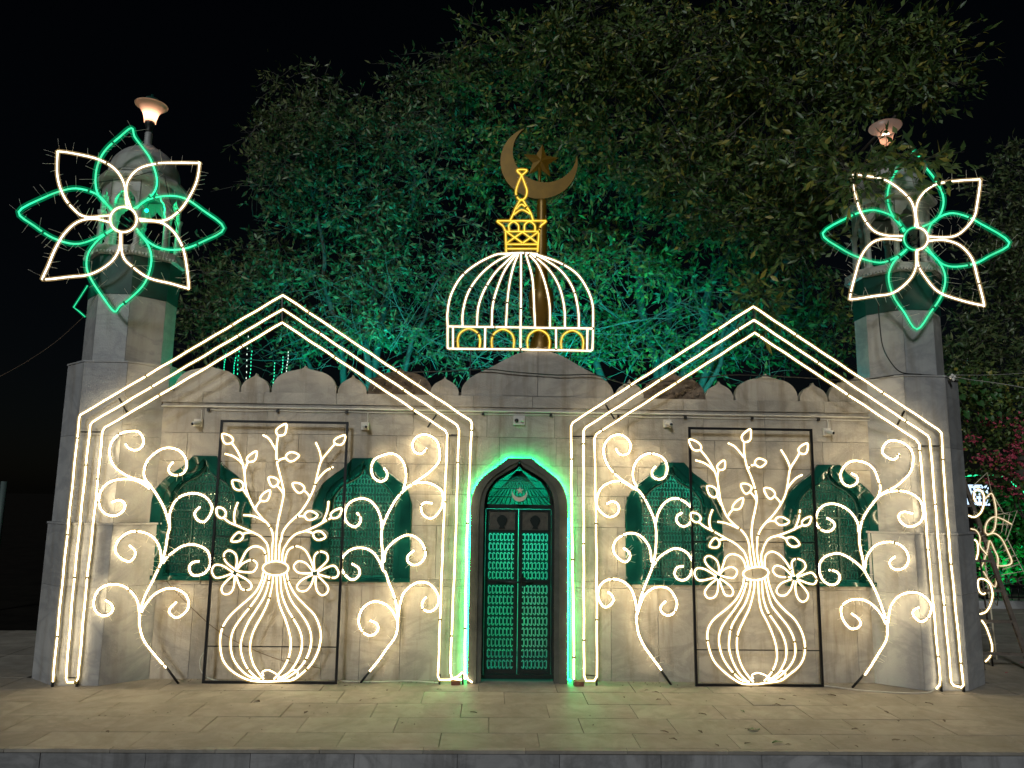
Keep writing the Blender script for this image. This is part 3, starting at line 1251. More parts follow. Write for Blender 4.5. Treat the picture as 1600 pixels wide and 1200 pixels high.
# ------------------------------------------------------------------ house-shaped arch lights
ARCH_L = dict(
    outer=[(82.5, 1065), (96, 925), (111, 780), (124, 653), (126, 648), (442, 461), (735, 657), (737, 662), (728.5, 860), (726, 1061)],
    middle=[(711, 868), (717, 672), (714, 664), (442, 483), (145, 659), (141, 664), (129, 780), (114, 925), (103, 1060), (105, 1066), (118, 1066), (122, 1060), (134, 925), (150, 780), (160, 675), (164, 668), (441, 504), (696, 673), (699, 679), (691.5, 860), (684.5, 1056), (687, 1062), (721, 1062)],
    second_right=[(711, 868), (707, 960), (703.5, 1050), (706, 1060), (715, 1057), (722, 1051), (727, 1054), (732, 1062), (738, 1066)])
ARCH_R = dict(
    outer=[(896.9, 1061), (896, 960), (893, 780), (892.5, 666), (895, 660), (1177, 479), (1466, 671), (1471, 677), (1476, 760), (1484, 860), (1496, 980), (1505, 1070), (1502, 1074), (1490, 1071), (1486.5, 1066), (1468, 870), (1453, 687), (1450, 681), (1178, 500), (915, 668), (911.7, 673), (912, 860), (912.5, 1055), (916, 1064), (929, 1064), (932.7, 1057), (932, 860), (929, 685), (932, 678), (1179, 520), (1431, 687), (1436.5, 694), (1452, 880), (1469, 1060), (1468.5, 1070), (1463, 1076)])


def poly_path(pts, plane, lift=0.0):
    """straight runs with softened corners"""
    P = [at(x, y, plane[0] + lift, plane[1], plane[2]) for x, y in pts]
    out = []
    for i in range(len(P) - 1):
        L = (P[i + 1] - P[i]).length
        n = max(1, int(L / 0.06))
        for k in range(n):
            out.append(P[i].lerp(P[i + 1], k / n))
    out.append(P[-1])
    # slight hand-fixed waviness
    r = random.Random(len(out))
    ph = r.uniform(0, 6)
    return [p + Vector((0.0016 * math.sin(i * 0.9 + ph), 0, 0.0016 * math.cos(i * 1.3 + ph))) for i, p in enumerate(out)]


def arch_light(label, runs, plane, feet, braces, seed):
    base = ground_at(*feet[0])
    A = thing('arch_light', label, 'light display', (base.x, base.y, 0), 'house shaped arch lights')
    paths = []
    for pts in runs:
        P = poly_path(pts, plane)
        paths.append(P)
        mb = MB()
        rope(mb, P)
        part('rope_light', mb, WARMARCH, A)
    # steel bars carrying the ropes
    mb = MB()
    for P in paths:
        Q = [p + Vector((0, 0.019, 0)) for p in P if p.z > 0.05]
        mb.tube(Q, 0.0065, 4)
    part('steel_frame', mb, STEEL, A)
    for (a, b) in braces:
        mb = MB()
        mb.bar(at(*a, plane[0] + 0.02, plane[1]), at(*b, plane[0] + 0.02, plane[1]), 0.014)
        part('brace', mb, STEEL, A)
    for f in feet:
        q = at(f[0], f[1] - 10, plane[0] + 0.019, plane[1])
        mb = MB()
        mb.bar((q.x, q.y, 0.0), (q.x, q.y, max(0.09, q.z)), 0.018)
        part('foot', mb, STEEL, A)
    mb = MB()
    collars(mb, paths, 0.9, 0.0115, seed)
    part('collar', mb, CABLE, A, 'stuff')
    mb = MB()
    ties_along(mb, paths, 0.3, (0.03, 0.07), seed, 0.4)
    part('cable_tie', mb, TIE, A, 'stuff')
    return A


PL_ARCH_L = (-0.05 + 0.045 * 4.03, 0.045, 0.0)
PL_ARCH_R = (-0.05 + 0.045 * 4.03, -0.045, 0.0)
arch_light('house shaped arch of three warm rope lights left of the green door', [ARCH_L['outer'], ARCH_L['middle'], ARCH_L['second_right']], PL_ARCH_L,
           [(83, 1074), (121, 1073), (687, 1073), (723, 1073)],
           [((126, 675), (158, 675)), ((701, 680), (718, 680)), ((186, 622), (199, 645)), ((441, 461), (441, 504)), ((682, 648), (668, 668))], 5)
arch_light('house shaped arch of three warm rope lights right of the green door', [ARCH_R['outer']], PL_ARCH_R,
           [(897, 1073), (932, 1073), (1470, 1079), (1505, 1080)],
           [((893, 682), (929, 682)), ((1437, 697), (1470, 697)), ((1402, 664), (1413, 642)), ((1177, 479), (1179, 520)), ((946, 632), (960, 655))], 6)

# ------------------------------------------------------------------ scroll lights
def Z(o, pts):
    return T(o[0], o[1], o[2], pts)


z1, z2 = (140, 660, 5.455), (140, 860, 5.455)
z5, z6 = (520, 660, 5.455), (520, 860, 5.217)
z7, z8 = (910, 660, 5.455), (880, 860, 5.218)
z9, z10 = (1250, 670, 5.457), (1250, 860, 5.2185)

SCROLL_A = dict(curls=[
    Z(z1, [(305, 185), (335, 220), (380, 237), (430, 222), (460, 175), (450, 120), (415, 80), (350, 75), (270, 92), (205, 145), (172, 220), (178, 310), (215, 380), (270, 425), (340, 465), (420, 490), (500, 520), (530, 550)]),
    Z(z1, [(712, 338), (680, 375), (675, 415), (705, 445), (760, 448), (805, 425), (828, 370), (815, 300), (770, 245), (690, 217), (610, 230), (530, 285), (480, 350), (462, 430), (480, 490), (520, 540)]),
    Z(z1, [(190, 680), (240, 665), (285, 675), (303, 710), (280, 760), (220, 795), (150, 787), (100, 745), (80, 680), (90, 600), (135, 535), (200, 497), (290, 483), (380, 490), (450, 520), (510, 565)]),
    Z(z1, [(940, 720), (895, 775), (920, 830), (975, 848), (1020, 800), (1045, 730), (1020, 670), (970, 625), (890, 603), (800, 620), (740, 660), (700, 725), (680, 800), (680, 880)]),
    Z(z1, [(340, 1050), (385, 1090), (385, 1140), (340, 1185), (270, 1160), (220, 1100), (232, 1030), (280, 970), (360, 930), (450, 935), (530, 970), (580, 1030), (605, 1110), (610, 1190)]),
    Z(z2, [(935, 92), (875, 105), (848, 150), (870, 203), (920, 213), (985, 190), (1025, 130), (1025, 60), (1000, 0), (940, -36), (870, -51), (790, -36), (720, 9), (660, 59), (625, 110)]),
    Z(z2, [(135, 425), (180, 455), (200, 495), (180, 535), (130, 557), (75, 540), (40, 490), (40, 410), (75, 340), (140, 298), (220, 290), (300, 310), (370, 370), (410, 440), (425, 540)]),
    Z(z2, [(740, 440), (690, 490), (680, 530), (730, 572), (790, 550), (840, 490), (840, 420), (800, 360), (720, 325), (640, 330), (560, 370), (500, 430), (460, 490), (430, 550)])],
    stem=Z(z1, [(505, 525), (540, 570), (580, 630), (630, 720), (665, 820), (682, 895), (665, 960), (650, 1060), (625, 1160)]) + Z(z2, [(575, 180), (525, 285), (480, 370), (450, 450), (428, 540), (425, 600), (435, 690), (470, 780), (530, 860), (580, 920), (630, 975), (650, 1000)]),
    foot=Z(z2, [(642, 990), (748, 1132)]))
SCROLL_B = dict(curls=[
    Z(z5, [(800, 220), (770, 258), (730, 268), (690, 240), (680, 180), (715, 125), (780, 103), (850, 125), (895, 175), (912, 270), (905, 330), (860, 390), (790, 450), (700, 510), (610, 570)]),
    Z(z5, [(437, 390), (462, 430), (455, 480), (405, 503), (350, 470), (328, 400), (345, 330), (390, 295), (490, 265), (560, 290), (605, 350), (622, 420), (622, 490), (600, 575)]),
    Z(z5, [(848, 690), (790, 682), (755, 710), (760, 770), (800, 810), (850, 815), (900, 770), (935, 700), (935, 600), (890, 550), (810, 515), (720, 515), (650, 545), (605, 580)]),
    Z(z5, [(205, 770), (235, 810), (232, 855), (190, 890), (140, 870), (105, 820), (110, 740), (150, 680), (240, 648), (320, 670), (380, 740), (412, 830), (415, 900)]),
    Z(z5, [(690, 1092), (640, 1140), (640, 1185), (680, 1215), (735, 1205), (775, 1165), (790, 1110), (760, 1030), (700, 975), (630, 960), (550, 995), (490, 1045), (450, 1100), (437, 1190)]),
    Z(z6, [(155, 108), (210, 145), (215, 200), (165, 240), (110, 210), (70, 140), (80, 60), (130, 5), (200, -20), (280, -12), (340, 30), (385, 100), (405, 150)]),
    Z(z6, [(305, 572), (355, 595), (370, 635), (345, 680), (295, 692), (245, 665), (213, 600), (220, 520), (260, 455), (335, 417), (420, 435), (480, 485), (520, 560)]),
    Z(z6, [(762, 380), (730, 425), (735, 475), (785, 498), (840, 470), (865, 400), (840, 330), (790, 275), (720, 258), (650, 280), (580, 345), (550, 430), (535, 520), (530, 570)])],
    stem=Z(z5, [(605, 580), (550, 640), (500, 720), (455, 810), (420, 905), (415, 1000), (422, 1100)]) + Z(z6, [(405, 150), (430, 180), (460, 270), (500, 370), (522, 470), (530, 560), (525, 650), (500, 720), (440, 800), (370, 900), (300, 985)]),
    foot=Z(z6, [(300, 985), (225, 1082)]))
SCROLL_C = dict(curls=[
    Z(z7, [(285, 222), (310, 265), (350, 278), (395, 258), (410, 200), (395, 155), (350, 115), (300, 105), (240, 125), (195, 180), (180, 250), (200, 330), (240, 400), (300, 460), (360, 505), (430, 550), (480, 580)]),
    Z(z7, [(625, 375), (595, 410), (600, 460), (650, 485), (700, 465), (722, 410), (715, 345), (670, 290), (590, 265), (520, 280), (460, 335), (432, 410), (435, 490), (465, 550)]),
    Z(z7, [(208, 695), (250, 675), (295, 690), (312, 735), (290, 785), (230, 807), (170, 775), (125, 710), (130, 620), (170, 550), (240, 510), (310, 500), (370, 520), (430, 560), (480, 580)]),
    Z(z7, [(850, 770), (810, 795), (805, 845), (850, 885), (905, 870), (935, 810), (930, 740), (890, 690), (810, 648), (740, 660), (680, 710), (640, 790), (625, 860)]),
    Z(z7, [(350, 1070), (395, 1105), (405, 1150), (370, 1190), (320, 1170), (270, 1110), (265, 1050), (300, 990), (390, 945), (470, 955), (530, 1000), (575, 1080), (590, 1190)]),
    Z(z8, [(980, 128), (930, 140), (908, 185), (930, 230), (980, 243), (1030, 210), (1055, 130), (1040, 60), (990, 5), (912, -15), (840, 15), (780, 60), (740, 120)]),
    Z(z8, [(365, 338), (402, 375), (405, 420), (355, 462), (315, 445), (285, 375), (295, 300), (340, 250), (415, 233), (490, 255), (550, 310), (585, 400), (600, 490)]),
    Z(z8, [(835, 415), (795, 460), (805, 505), (850, 530), (900, 510), (928, 440), (905, 370), (855, 310), (780, 298), (720, 315), (660, 370), (630, 440), (605, 520)])],
    stem=Z(z7, [(480, 580), (530, 650), (580, 750), (612, 830), (628, 920), (628, 1020), (620, 1120)]) + Z(z8, [(725, 140), (690, 230), (650, 330), (620, 430), (600, 520), (600, 590), (615, 680), (660, 780), (730, 880), (800, 975)]),
    foot=Z(z8, [(798, 975), (883, 1100)]))
SCROLL_D = dict(curls=[
    Z(z9, [(845, 215), (815, 255), (765, 255), (710, 215), (705, 170), (740, 115), (800, 100), (880, 120), (940, 170), (965, 240), (950, 350), (900, 420), (820, 490), (740, 530), (680, 565)]),
    Z(z9, [(440, 380), (485, 410), (485, 460), (430, 490), (370, 465), (345, 400), (370, 330), (430, 280), (500, 275), (570, 295), (630, 345), (665, 430), (685, 500), (670, 570)]),
    Z(z9, [(960, 722), (890, 708), (845, 730), (850, 780), (900, 825), (960, 830), (1020, 800), (1050, 740), (1035, 630), (980, 570), (900, 535), (820, 530), (740, 540), (680, 570)]),
    Z(z9, [(230, 760), (280, 790), (295, 830), (260, 870), (200, 870), (150, 830), (135, 770), (155, 700), (210, 650), (290, 640), (370, 665), (440, 720), (490, 800), (500, 880)]),
    Z(z9, [(810, 1090), (770, 1125), (768, 1165), (800, 1195), (850, 1200), (900, 1175), (925, 1120), (915, 1060), (880, 1010), (820, 975), (750, 965), (660, 985), (600, 1040), (565, 1110), (555, 1190)]),
    Z(z10, [(235, 160), (300, 175), (325, 220), (300, 270), (245, 280), (190, 245), (160, 180), (160, 110), (200, 55), (270, 28), (330, 28), (400, 60), (470, 110), (530, 170)]),
    Z(z10, [(420, 515), (475, 555), (495, 600), (460, 635), (410, 635), (360, 580), (335, 510), (345, 450), (400, 410), (470, 397), (540, 412), (610, 460), (665, 530), (700, 600)]),
    Z(z10, [(970, 465), (925, 490), (925, 530), (970, 575), (1020, 570), (1060, 520), (1070, 450), (1030, 390), (970, 350), (900, 342), (820, 365), (760, 420), (730, 490), (720, 590)])],
    stem=Z(z9, [(675, 570), (610, 650), (550, 740), (520, 820), (505, 920), (515, 1020), (535, 1110)]) + Z(z10, [(530, 170), (580, 260), (620, 340), (660, 440), (700, 560), (712, 620), (710, 700), (690, 760), (640, 840), (580, 940), (530, 1015)]),
    foot=Z(z10, [(528, 1012), (440, 1112)]))


def scroll_light(label, S, plane, seed):
    f = ground_at(*S['foot'][1])
    A = thing('scroll_light', label, 'light display', (f.x, f.y, 0), 'scroll shaped plant lights')
    P = px_path(S['stem'], plane)
    paths = [P]
    mb = MB()
    rope(mb, P)
    part('stem', mb, WARM, A)
    for c in S['curls']:
        Q = px_path(c, plane, rng.uniform(-0.006, 0.002))
        mb = MB()
        rope(mb, Q)
        part('curl', mb, WARM, A)
        paths.append(Q)
    mb = MB()
    for Q in paths:
        mb.tube([q + Vector((0.003, 0.016, 0.004)) for q in Q], 0.0055, 4)
    part('steel_rod', mb, STEEL, A)
    mb = MB()
    a, b = (at(*p, *plane) for p in S['foot'])
    b.z = max(b.z, 0.0)
    a.y += 0.012
    b.y += 0.012
    if b.z > 0.004:
        b = a + (b - a) * (a.z / max(1e-4, a.z - b.z))
    mb.tube([a, b], 0.011, 6)
    part('foot', mb, STEEL, A)
    mb = MB()
    ties_along(mb, paths, 0.028, (0.025, 0.075), seed)
    part('cable_tie', mb, TIE, A, 'stuff')
    mb = MB()
    collars(mb, paths, 0.95, 0.0115, seed)
    part('collar', mb, CABLE, A, 'stuff')
    return A


scroll_light('curling plant of rope light at the far left, overlapping the left minaret base', SCROLL_A, (0.13 + 0.21 * 2.8, 0.21, 0.02), 21)
scroll_light('curling plant of rope light between the left vase light and the green door', SCROLL_B, (0.15, 0.0, 0.028), 22)
scroll_light('curling plant of rope light between the green door and the right vase light', SCROLL_C, (0.145, 0.0, 0.030), 23)
scroll_light('curling plant of rope light at the far right, overlapping the right minaret base', SCROLL_D, (0.13 + 0.21 * 2.8, -0.21, 0.02), 24)

# ------------------------------------------------------------------ vase lights
v1, v2 = (320, 650, 5.7125), (310, 840, 5.0)
BR = []          # (main stem, twigs, closed leaf loops)
BR.append((Z(v1, [(240, 240), (290, 310), (330, 400), (352, 490), (362, 600), (380, 690), (440, 820), (510, 910), (560, 960), (600, 1030), (610, 1100)]) + Z(v2, [(578, 60), (575, 185)]),
           [Z(v1, [(180, 338), (245, 355), (300, 390), (345, 435)]), Z(v1, [(385, 410), (365, 460), (355, 500)]), Z(v1, [(335, 645), (365, 690), (385, 720)]), Z(v1, [(500, 755), (470, 790), (450, 830)]), Z(v1, [(345, 885), (420, 890), (490, 915), (540, 945)])],
           [Z(v1, [(155, 162), (205, 168), (240, 190), (252, 218), (235, 242), (190, 248), (165, 222)]), Z(v1, [(462, 315), (405, 345), (375, 380), (387, 408), (430, 405), (455, 380)]), Z(v1, [(248, 575), (300, 575), (335, 595), (342, 635), (315, 662), (270, 650), (250, 615)]), Z(v1, [(582, 662), (525, 690), (495, 730), (502, 757), (550, 757), (575, 720)])]))
BR.append((Z(v1, [(655, 175), (645, 240), (640, 300), (642, 400), (660, 480), (685, 580), (705, 680), (690, 780), (665, 890), (645, 1000), (638, 1100)]) + Z(v2, [(606, 60), (602, 185)]),
           [Z(v1, [(520, 170), (570, 200), (610, 260), (632, 300)]), Z(v1, [(725, 375), (680, 385), (645, 410)]), Z(v1, [(640, 615), (680, 660), (705, 700)])],
           [Z(v1, [(725, 70), (670, 95), (637, 130), (655, 172), (710, 165), (727, 120)]), Z(v1, [(842, 352), (780, 322), (735, 340), (725, 375), (760, 405), (800, 395)]), Z(v1, [(570, 548), (620, 550), (658, 580), (645, 615), (608, 632), (580, 600)])]))
BR.append((Z(v1, [(1160, 250), (1100, 320), (1040, 400), (1010, 500), (985, 610), (960, 680), (920, 760), (860, 850), (800, 910), (740, 970), (695, 1040), (683, 1100)]) + Z(v2, [(634, 60), (630, 185)]),
           [Z(v1, [(990, 235), (1020, 300), (1035, 360), (1040, 400)]), Z(v1, [(1145, 455), (1080, 490), (1030, 540), (990, 595)]), Z(v1, [(880, 660), (915, 690), (940, 725)]), Z(v1, [(890, 895), (840, 895), (800, 910)])],
           [Z(v1, [(1252, 172), (1190, 190), (1153, 222), (1170, 252), (1220, 255), (1247, 220)]), Z(v1, [(782, 603), (840, 600), (880, 625), (887, 655), (850, 687), (810, 665)]), Z(v1, [(1007, 885), (955, 850), (912, 855), (890, 888), (920, 927), (970, 920)])]))
BR.append((Z(v1, [(170, 910), (220, 950), (280, 975), (350, 1005), (420, 1035), (490, 1070), (540, 1120)]) + Z(v2, [(540, 60), (550, 120), (550, 190)]),
           [Z(v1, [(295, 770), (270, 840), (262, 910), (270, 965)]), Z(v1, [(345, 1050), (390, 1040), (420, 1038)])],
           [Z(v1, [(113, 817), (160, 825), (187, 860), (180, 893), (150, 912), (115, 890), (103, 850)]), Z(v1, [(235, 1117), (268, 1062), (310, 1037), (342, 1070), (310, 1115)])]))
BR.append((Z(v1, [(1135, 905), (1060, 945), (990, 985), (900, 1025), (820, 1050), (760, 1100), (720, 1160)]) + Z(v2, [(668, 85), (657, 130), (655, 190)]),
           [Z(v1, [(1105, 760), (1095, 840), (1070, 910), (1045, 960)]), Z(v1, [(970, 1050), (930, 1032), (890, 1028)])],
           [Z(v1, [(1217, 823), (1155, 845), (1123, 880), (1140, 912), (1190, 902), (1217, 860)]), Z(v1, [(1077, 1083), (1050, 1040), (1010, 1027), (968, 1047), (980, 1090), (1020, 1107)])]))
FST = [Z(v2, [(295, 262), (340, 170), (380, 100), (440, 68), (500, 85), (525, 130), (530, 195)]), Z(v2, [(910, 265), (870, 160), (830, 95), (770, 68), (710, 90), (685, 140), (675, 195)])]
NECK = Z(v2, [(603 + 100 * math.cos(a), 240 + 55 * math.sin(a)) for a in np.linspace(0, 2 * math.pi, 20, endpoint=False)])
RIBS = [Z(v2, p) for p in (
    [(505, 275), (495, 330), (450, 420), (380, 490), (310, 550), (240, 620), (190, 700), (170, 790), (175, 890), (200, 970), (260, 1040), (350, 1095), (430, 1120), (540, 1125)],
    [(530, 290), (515, 340), (480, 430), (420, 520), (340, 620), (280, 710), (255, 790), (255, 880), (280, 960), (340, 1040), (410, 1090), (480, 1105)],
    [(555, 300), (545, 370), (515, 460), (460, 550), (390, 660), (345, 770), (330, 850), (345, 940), (390, 1030), (460, 1100)],
    [(583, 305), (575, 380), (545, 500), (500, 600), (440, 710), (410, 800), (405, 890), (430, 990), (480, 1070), (510, 1105)],
    [(610, 300), (615, 420), (635, 530), (680, 640), (710, 740), (722, 820), (710, 920), (670, 1010), (620, 1075), (590, 1105)],
    [(640, 295), (650, 430), (690, 545), (740, 630), (790, 720), (810, 810), (795, 910), (750, 1000), (690, 1070), (620, 1105)],
    [(665, 290), (690, 400), (730, 500), (790, 580), (850, 670), (880, 760), (875, 860), (840, 950), (780, 1030), (700, 1090), (640, 1115)],
    [(690, 275), (710, 360), (760, 450), (840, 535), (910, 610), (950, 710), (955, 800), (930, 900), (880, 990), (810, 1060), (740, 1110), (640, 1120), (540, 1125)])]
FLW = [[Z(v2, p) for p in (
    [(285, 250), (215, 190), (200, 130), (240, 100), (290, 130), (300, 190), (290, 250)],
    [(270, 270), (190, 220), (130, 215), (105, 260), (130, 310), (180, 310), (265, 280)],
    [(300, 250), (350, 200), (420, 175), (460, 210), (430, 265), (370, 270), (305, 262)],
    [(275, 290), (210, 350), (180, 400), (200, 440), (245, 435), (275, 390), (285, 295)],
    [(300, 285), (380, 330), (415, 370), (400, 405), (345, 405), (320, 370), (292, 300)])],
    [Z(v2, p) for p in (
    [(905, 255), (905, 150), (945, 110), (1000, 125), (1010, 170), (980, 210), (925, 260)],
    [(895, 265), (840, 200), (780, 185), (745, 225), (775, 270), (840, 280), (890, 275)],
    [(930, 270), (1000, 235), (1060, 220), (1095, 270), (1075, 310), (1020, 310), (930, 285)],
    [(890, 290), (810, 330), (770, 380), (790, 415), (840, 415), (880, 370), (905, 300)],
    [(920, 300), (915, 360), (930, 420), (965, 450), (1005, 430), (1010, 380), (935, 300)])]]
FRAME_L = [(347, 658), (543, 661), (525, 1065), (318, 1065)]
FRAME_R = [(1077, 669), (1267, 672), (1285, 1070), (1088, 1067)]


def homography(src, dst):
    A = []
    B = []
    for (x, y), (u, v) in zip(src, dst):
        A += [[x, y, 1, 0, 0, 0, -u * x, -u * y], [0, 0, 0, x, y, 1, -v * x, -v * y]]
        B += [u, v]
    h = np.linalg.solve(np.array(A, float), np.array(B, float))
    H = np.append(h, 1).reshape(3, 3)

    def f(p):
        q = H @ np.array([p[0], p[1], 1.0])
        return (q[0] / q[2], q[1] / q[2])
    return f


def vase_light(label, warp, frame, seed):
    plane = (0.115, 0.0, 0.02)
    f0 = ground_at((frame[2][0] + frame[3][0]) / 2, frame[3][1])
    A = thing('vase_light', label, 'light display', (f0.x, 0.115, 0), 'framed vase lights')

    def P(pts, closed=False, lift=-0.016, n=4):
        return px_path([warp(p) for p in pts], plane, lift, n, closed)
    C = [at(*p, *plane) for p in frame]
    for q in C[2:]:
        q.z = 0.012
    for i, j in ((0, 1), (1, 2), (2, 3), (3, 0)):
        mb = MB()
        a, b = C[i], C[j]
        d = (b - a).normalized() * (0.011 if i % 2 == 0 else -0.0112)
        mb.bar(a - d, b + d, 0.022)
        part('frame_bar', mb, STEEL, A)
    for t in (0.455, 0.87):
        mb = MB()
        a, b = C[0].lerp(C[3], t), C[1].lerp(C[2], t)
        mb.bar(a + Vector((0.012, 0.002, 0)), b + Vector((-0.012, 0.002, 0)), 0.009)
        part('cross_bar', mb, STEEL, A)
    paths = []
    for stem, twigs, loops in BR:
        p = P(stem)
        paths.append(p)
        mb = MB()
        rope(mb, p)
        br = part('branch', mb, WARMVASE, A)
        for t in twigs:
            mb = MB()
            q = P(t)
            rope(mb, q)
            part('twig', mb, WARMVASE, br)
            paths.append(q)
        for l in loops:
            mb = MB()
            q = P(l, True, n=3)
            rope(mb, q, closed=True)
            part('leaf', mb, WARMVASE, br)
    for s, fl in zip(FST, FLW):
        mb = MB()
        q = P(s)
        rope(mb, q)
        st = part('flower', mb, WARMVASE, A)
        paths.append(q)
        for pt in fl:
            mb = MB()
            q = P(pt)
            rope(mb, q, 0.008)
            part('petal', mb, WARMVASE, st)
            paths.append(q)
    mb = MB()
    rope(mb, P(NECK, True, n=2), closed=True)
    part('vase_neck', mb, WARMVASE, A)
    for r_ in RIBS:
        mb = MB()
        q = P(r_)
        rope(mb, q)
        part('vase_rib', mb, WARMVASE, A)
        paths.append(q)
    mb = MB()
    q = P(Z(v2, [(510, 1080), (500, 1050), (545, 1035), (600, 1060), (640, 1090), (680, 1070), (740, 1035), (775, 1050), (765, 1090), (730, 1105)]), lift=-0.03)
    rope(mb, q, 0.006)
    part('loose_end', mb, WARMVASE, A)
    mb = MB()
    for p in paths:
        mb.tube([x + Vector((0.002, 0.0145, 0.003)) for x in p], 0.005, 4)
    part('steel_rod', mb, STEEL, A)
    mb = MB()
    collars(mb, paths, 0.9, 0.0115, seed)
    part('collar', mb, CABLE, A, 'stuff')
    return A


vase_light('framed flower vase of warm rope light left of the green door', lambda p: p, FRAME_L, 31)
HR = homography(FRAME_L, FRAME_R)


def bent_by_hand(p):
    q = HR(p)
    return (q[0] + 2.4 * math.sin(p[1] * 0.043 + 1.0) + 1.3 * math.sin(p[0] * 0.09), q[1] + 2.2 * math.sin(p[0] * 0.05 + 0.4) + 1.2 * math.sin(p[1] * 0.08 + 2))


vase_light('framed flower vase of warm rope light right of the green door', bent_by_hand, FRAME_R, 32)

# ------------------------------------------------------------------ dome light over the door
D = (640, 180, 3.0)
DPL = (0.225, 0.0, 0.0)
db = at(812, 548, *DPL)
dome = thing('dome_light', 'mosque dome outlined in white and yellow rope light above the door', 'light display', (db.x, db.y, db.z))
dpaths = []


def dpart(name, pts, mat, closed=False, n=4, r=0.0082, straight=False):
    P = [at(x, y, *DPL) for x, y in Z(D, pts)] if straight else px_path(Z(D, pts), DPL, 0, n, closed)
    mb = MB()
    rope(mb, P, r, closed)
    part(name, mb, mat, dome)
    dpaths.append(P)


for p in ([(178, 988), (178, 920), (195, 840), (240, 760), (310, 700), (400, 655), (460, 648)],
          [(860, 1000), (858, 890), (830, 810), (780, 740), (700, 690), (600, 655), (550, 648)],
          [(248, 988), (250, 920), (275, 830), (330, 750), (400, 690), (475, 650)],
          [(316, 988), (322, 900), (350, 820), (400, 740), (450, 690), (490, 652)],
          [(385, 988), (390, 890), (415, 800), (450, 720), (500, 653)],
          [(452, 990), (458, 880), (470, 780), (490, 700), (510, 653)],
          [(520, 995), (522, 820), (522, 652)],
          [(588, 995), (583, 880), (575, 760), (545, 652)],
          [(658, 995), (655, 880), (630, 770), (600, 700), (560, 653)],
          [(728, 995), (725, 900), (700, 800), (650, 720), (575, 653)],
          [(793, 995), (790, 910), (765, 810), (710, 730), (640, 680), (590, 653)]):
    dpart('dome_rib', p, COOLWHITE)
dpart('dome_crown', [(440, 650), (520, 645), (600, 650)], COOLWHITE)
dpart('band_rail', [(178, 990), (400, 993), (860, 1000)], COOLWHITE, straight=True)
dpart('band_rail', [(178, 1088), (178, 1092), (185, 1094), (520, 1098), (848, 1104), (856, 1100), (857, 1094)], COOLWHITE, straight=True)
for a, b in (((178, 990), (178, 1090)), ((203, 992), (203, 1092)), ((355, 994), (352, 1094)), ((520, 996), (520, 1096)), ((686, 998), (687, 1098)), ((834, 1000), (832, 1100)), ((860, 1002), (857, 1096))):
    dpart('band_post', [a, b], COOLWHITE, straight=True)
for cx, dy in ((278, 0), (437, 3), (604, 6), (762, 9)):
    dpart('band_arch', [(cx - 50, 1088 + dy), (cx - 52, 1050 + dy), (cx - 38, 1018 + dy), (cx, 1000 + dy), (cx + 38, 1018 + dy), (cx + 52, 1050 + dy), (cx + 50, 1088 + dy)], YELLOW)
for p in ([(453, 640), (450, 548)], [(600, 640), (606, 548)], [(450, 545), (608, 545)], [(455, 605), (602, 605)], [(458, 626), (600, 626)], [(410, 495), (640, 495)],
          [(457, 548), (528, 598)], [(528, 548), (457, 598)], [(530, 548), (598, 598)], [(602, 548), (532, 598)]):
    dpart('lantern_bar', p, YELLOW, straight=True, r=0.0085)
dpart('lantern_flare', [(410, 495), (415, 502), (438, 520), (450, 545)], YELLOW)
dpart('lantern_flare', [(640, 495), (635, 502), (614, 520), (607, 545)], YELLOW)
dpart('lantern_arch', [(467, 542), (466, 515), (487, 499), (509, 515), (511, 542)], YELLOW)
dpart('lantern_arch', [(538, 542), (540, 513), (562, 498), (586, 515), (588, 542)], YELLOW)
dpart('cone', [(472, 492), (485, 465), (500, 430), (525, 395), (550, 430), (568, 460), (578, 490)], YELLOW)
dpart('cone_ring', [(488, 466), (525, 443), (566, 462)], YELLOW)
dpart('cone_ring', [(500, 440), (525, 418), (553, 440)], YELLOW)
dpart('drop', [(525, 282), (507, 325), (498, 360), (505, 385), (523, 398), (543, 385), (550, 355), (540, 322), (525, 282)], YELLOW)
dpart('tip', [(525, 282), (505, 262), (512, 255), (540, 255), (549, 261), (525, 282)], YELLOW)
mb = MB()
for P in dpaths:
    mb.tube([q + Vector((0.002, 0.017, 0.003)) for q in P], 0.0055, 4)
part('steel_rod', mb, STEEL, dome)
mb = MB()
for px in (735, 893):
    q = at(px, 540, 0.236)
    mb.bar((q.x, WY + 0.072, 2.705), (q.x, WY + 0.072, q.z - 0.02), 0.012)
    mb.bar((q.x, WY + 0.066, q.z - 0.015), (q.x, 0.245, q.z - 0.015), 0.01)
part('support_bar', mb, STEEL, dome)
mb = MB()
ties_along(mb, dpaths, 0.06, (0.02, 0.06), 9, 0.5)
part('cable_tie', mb, TIE, dome, 'stuff')
mb = MB()
collars(mb, dpaths, 0.9, 0.012, 41)
part('collar', mb, CABLE, dome, 'stuff')

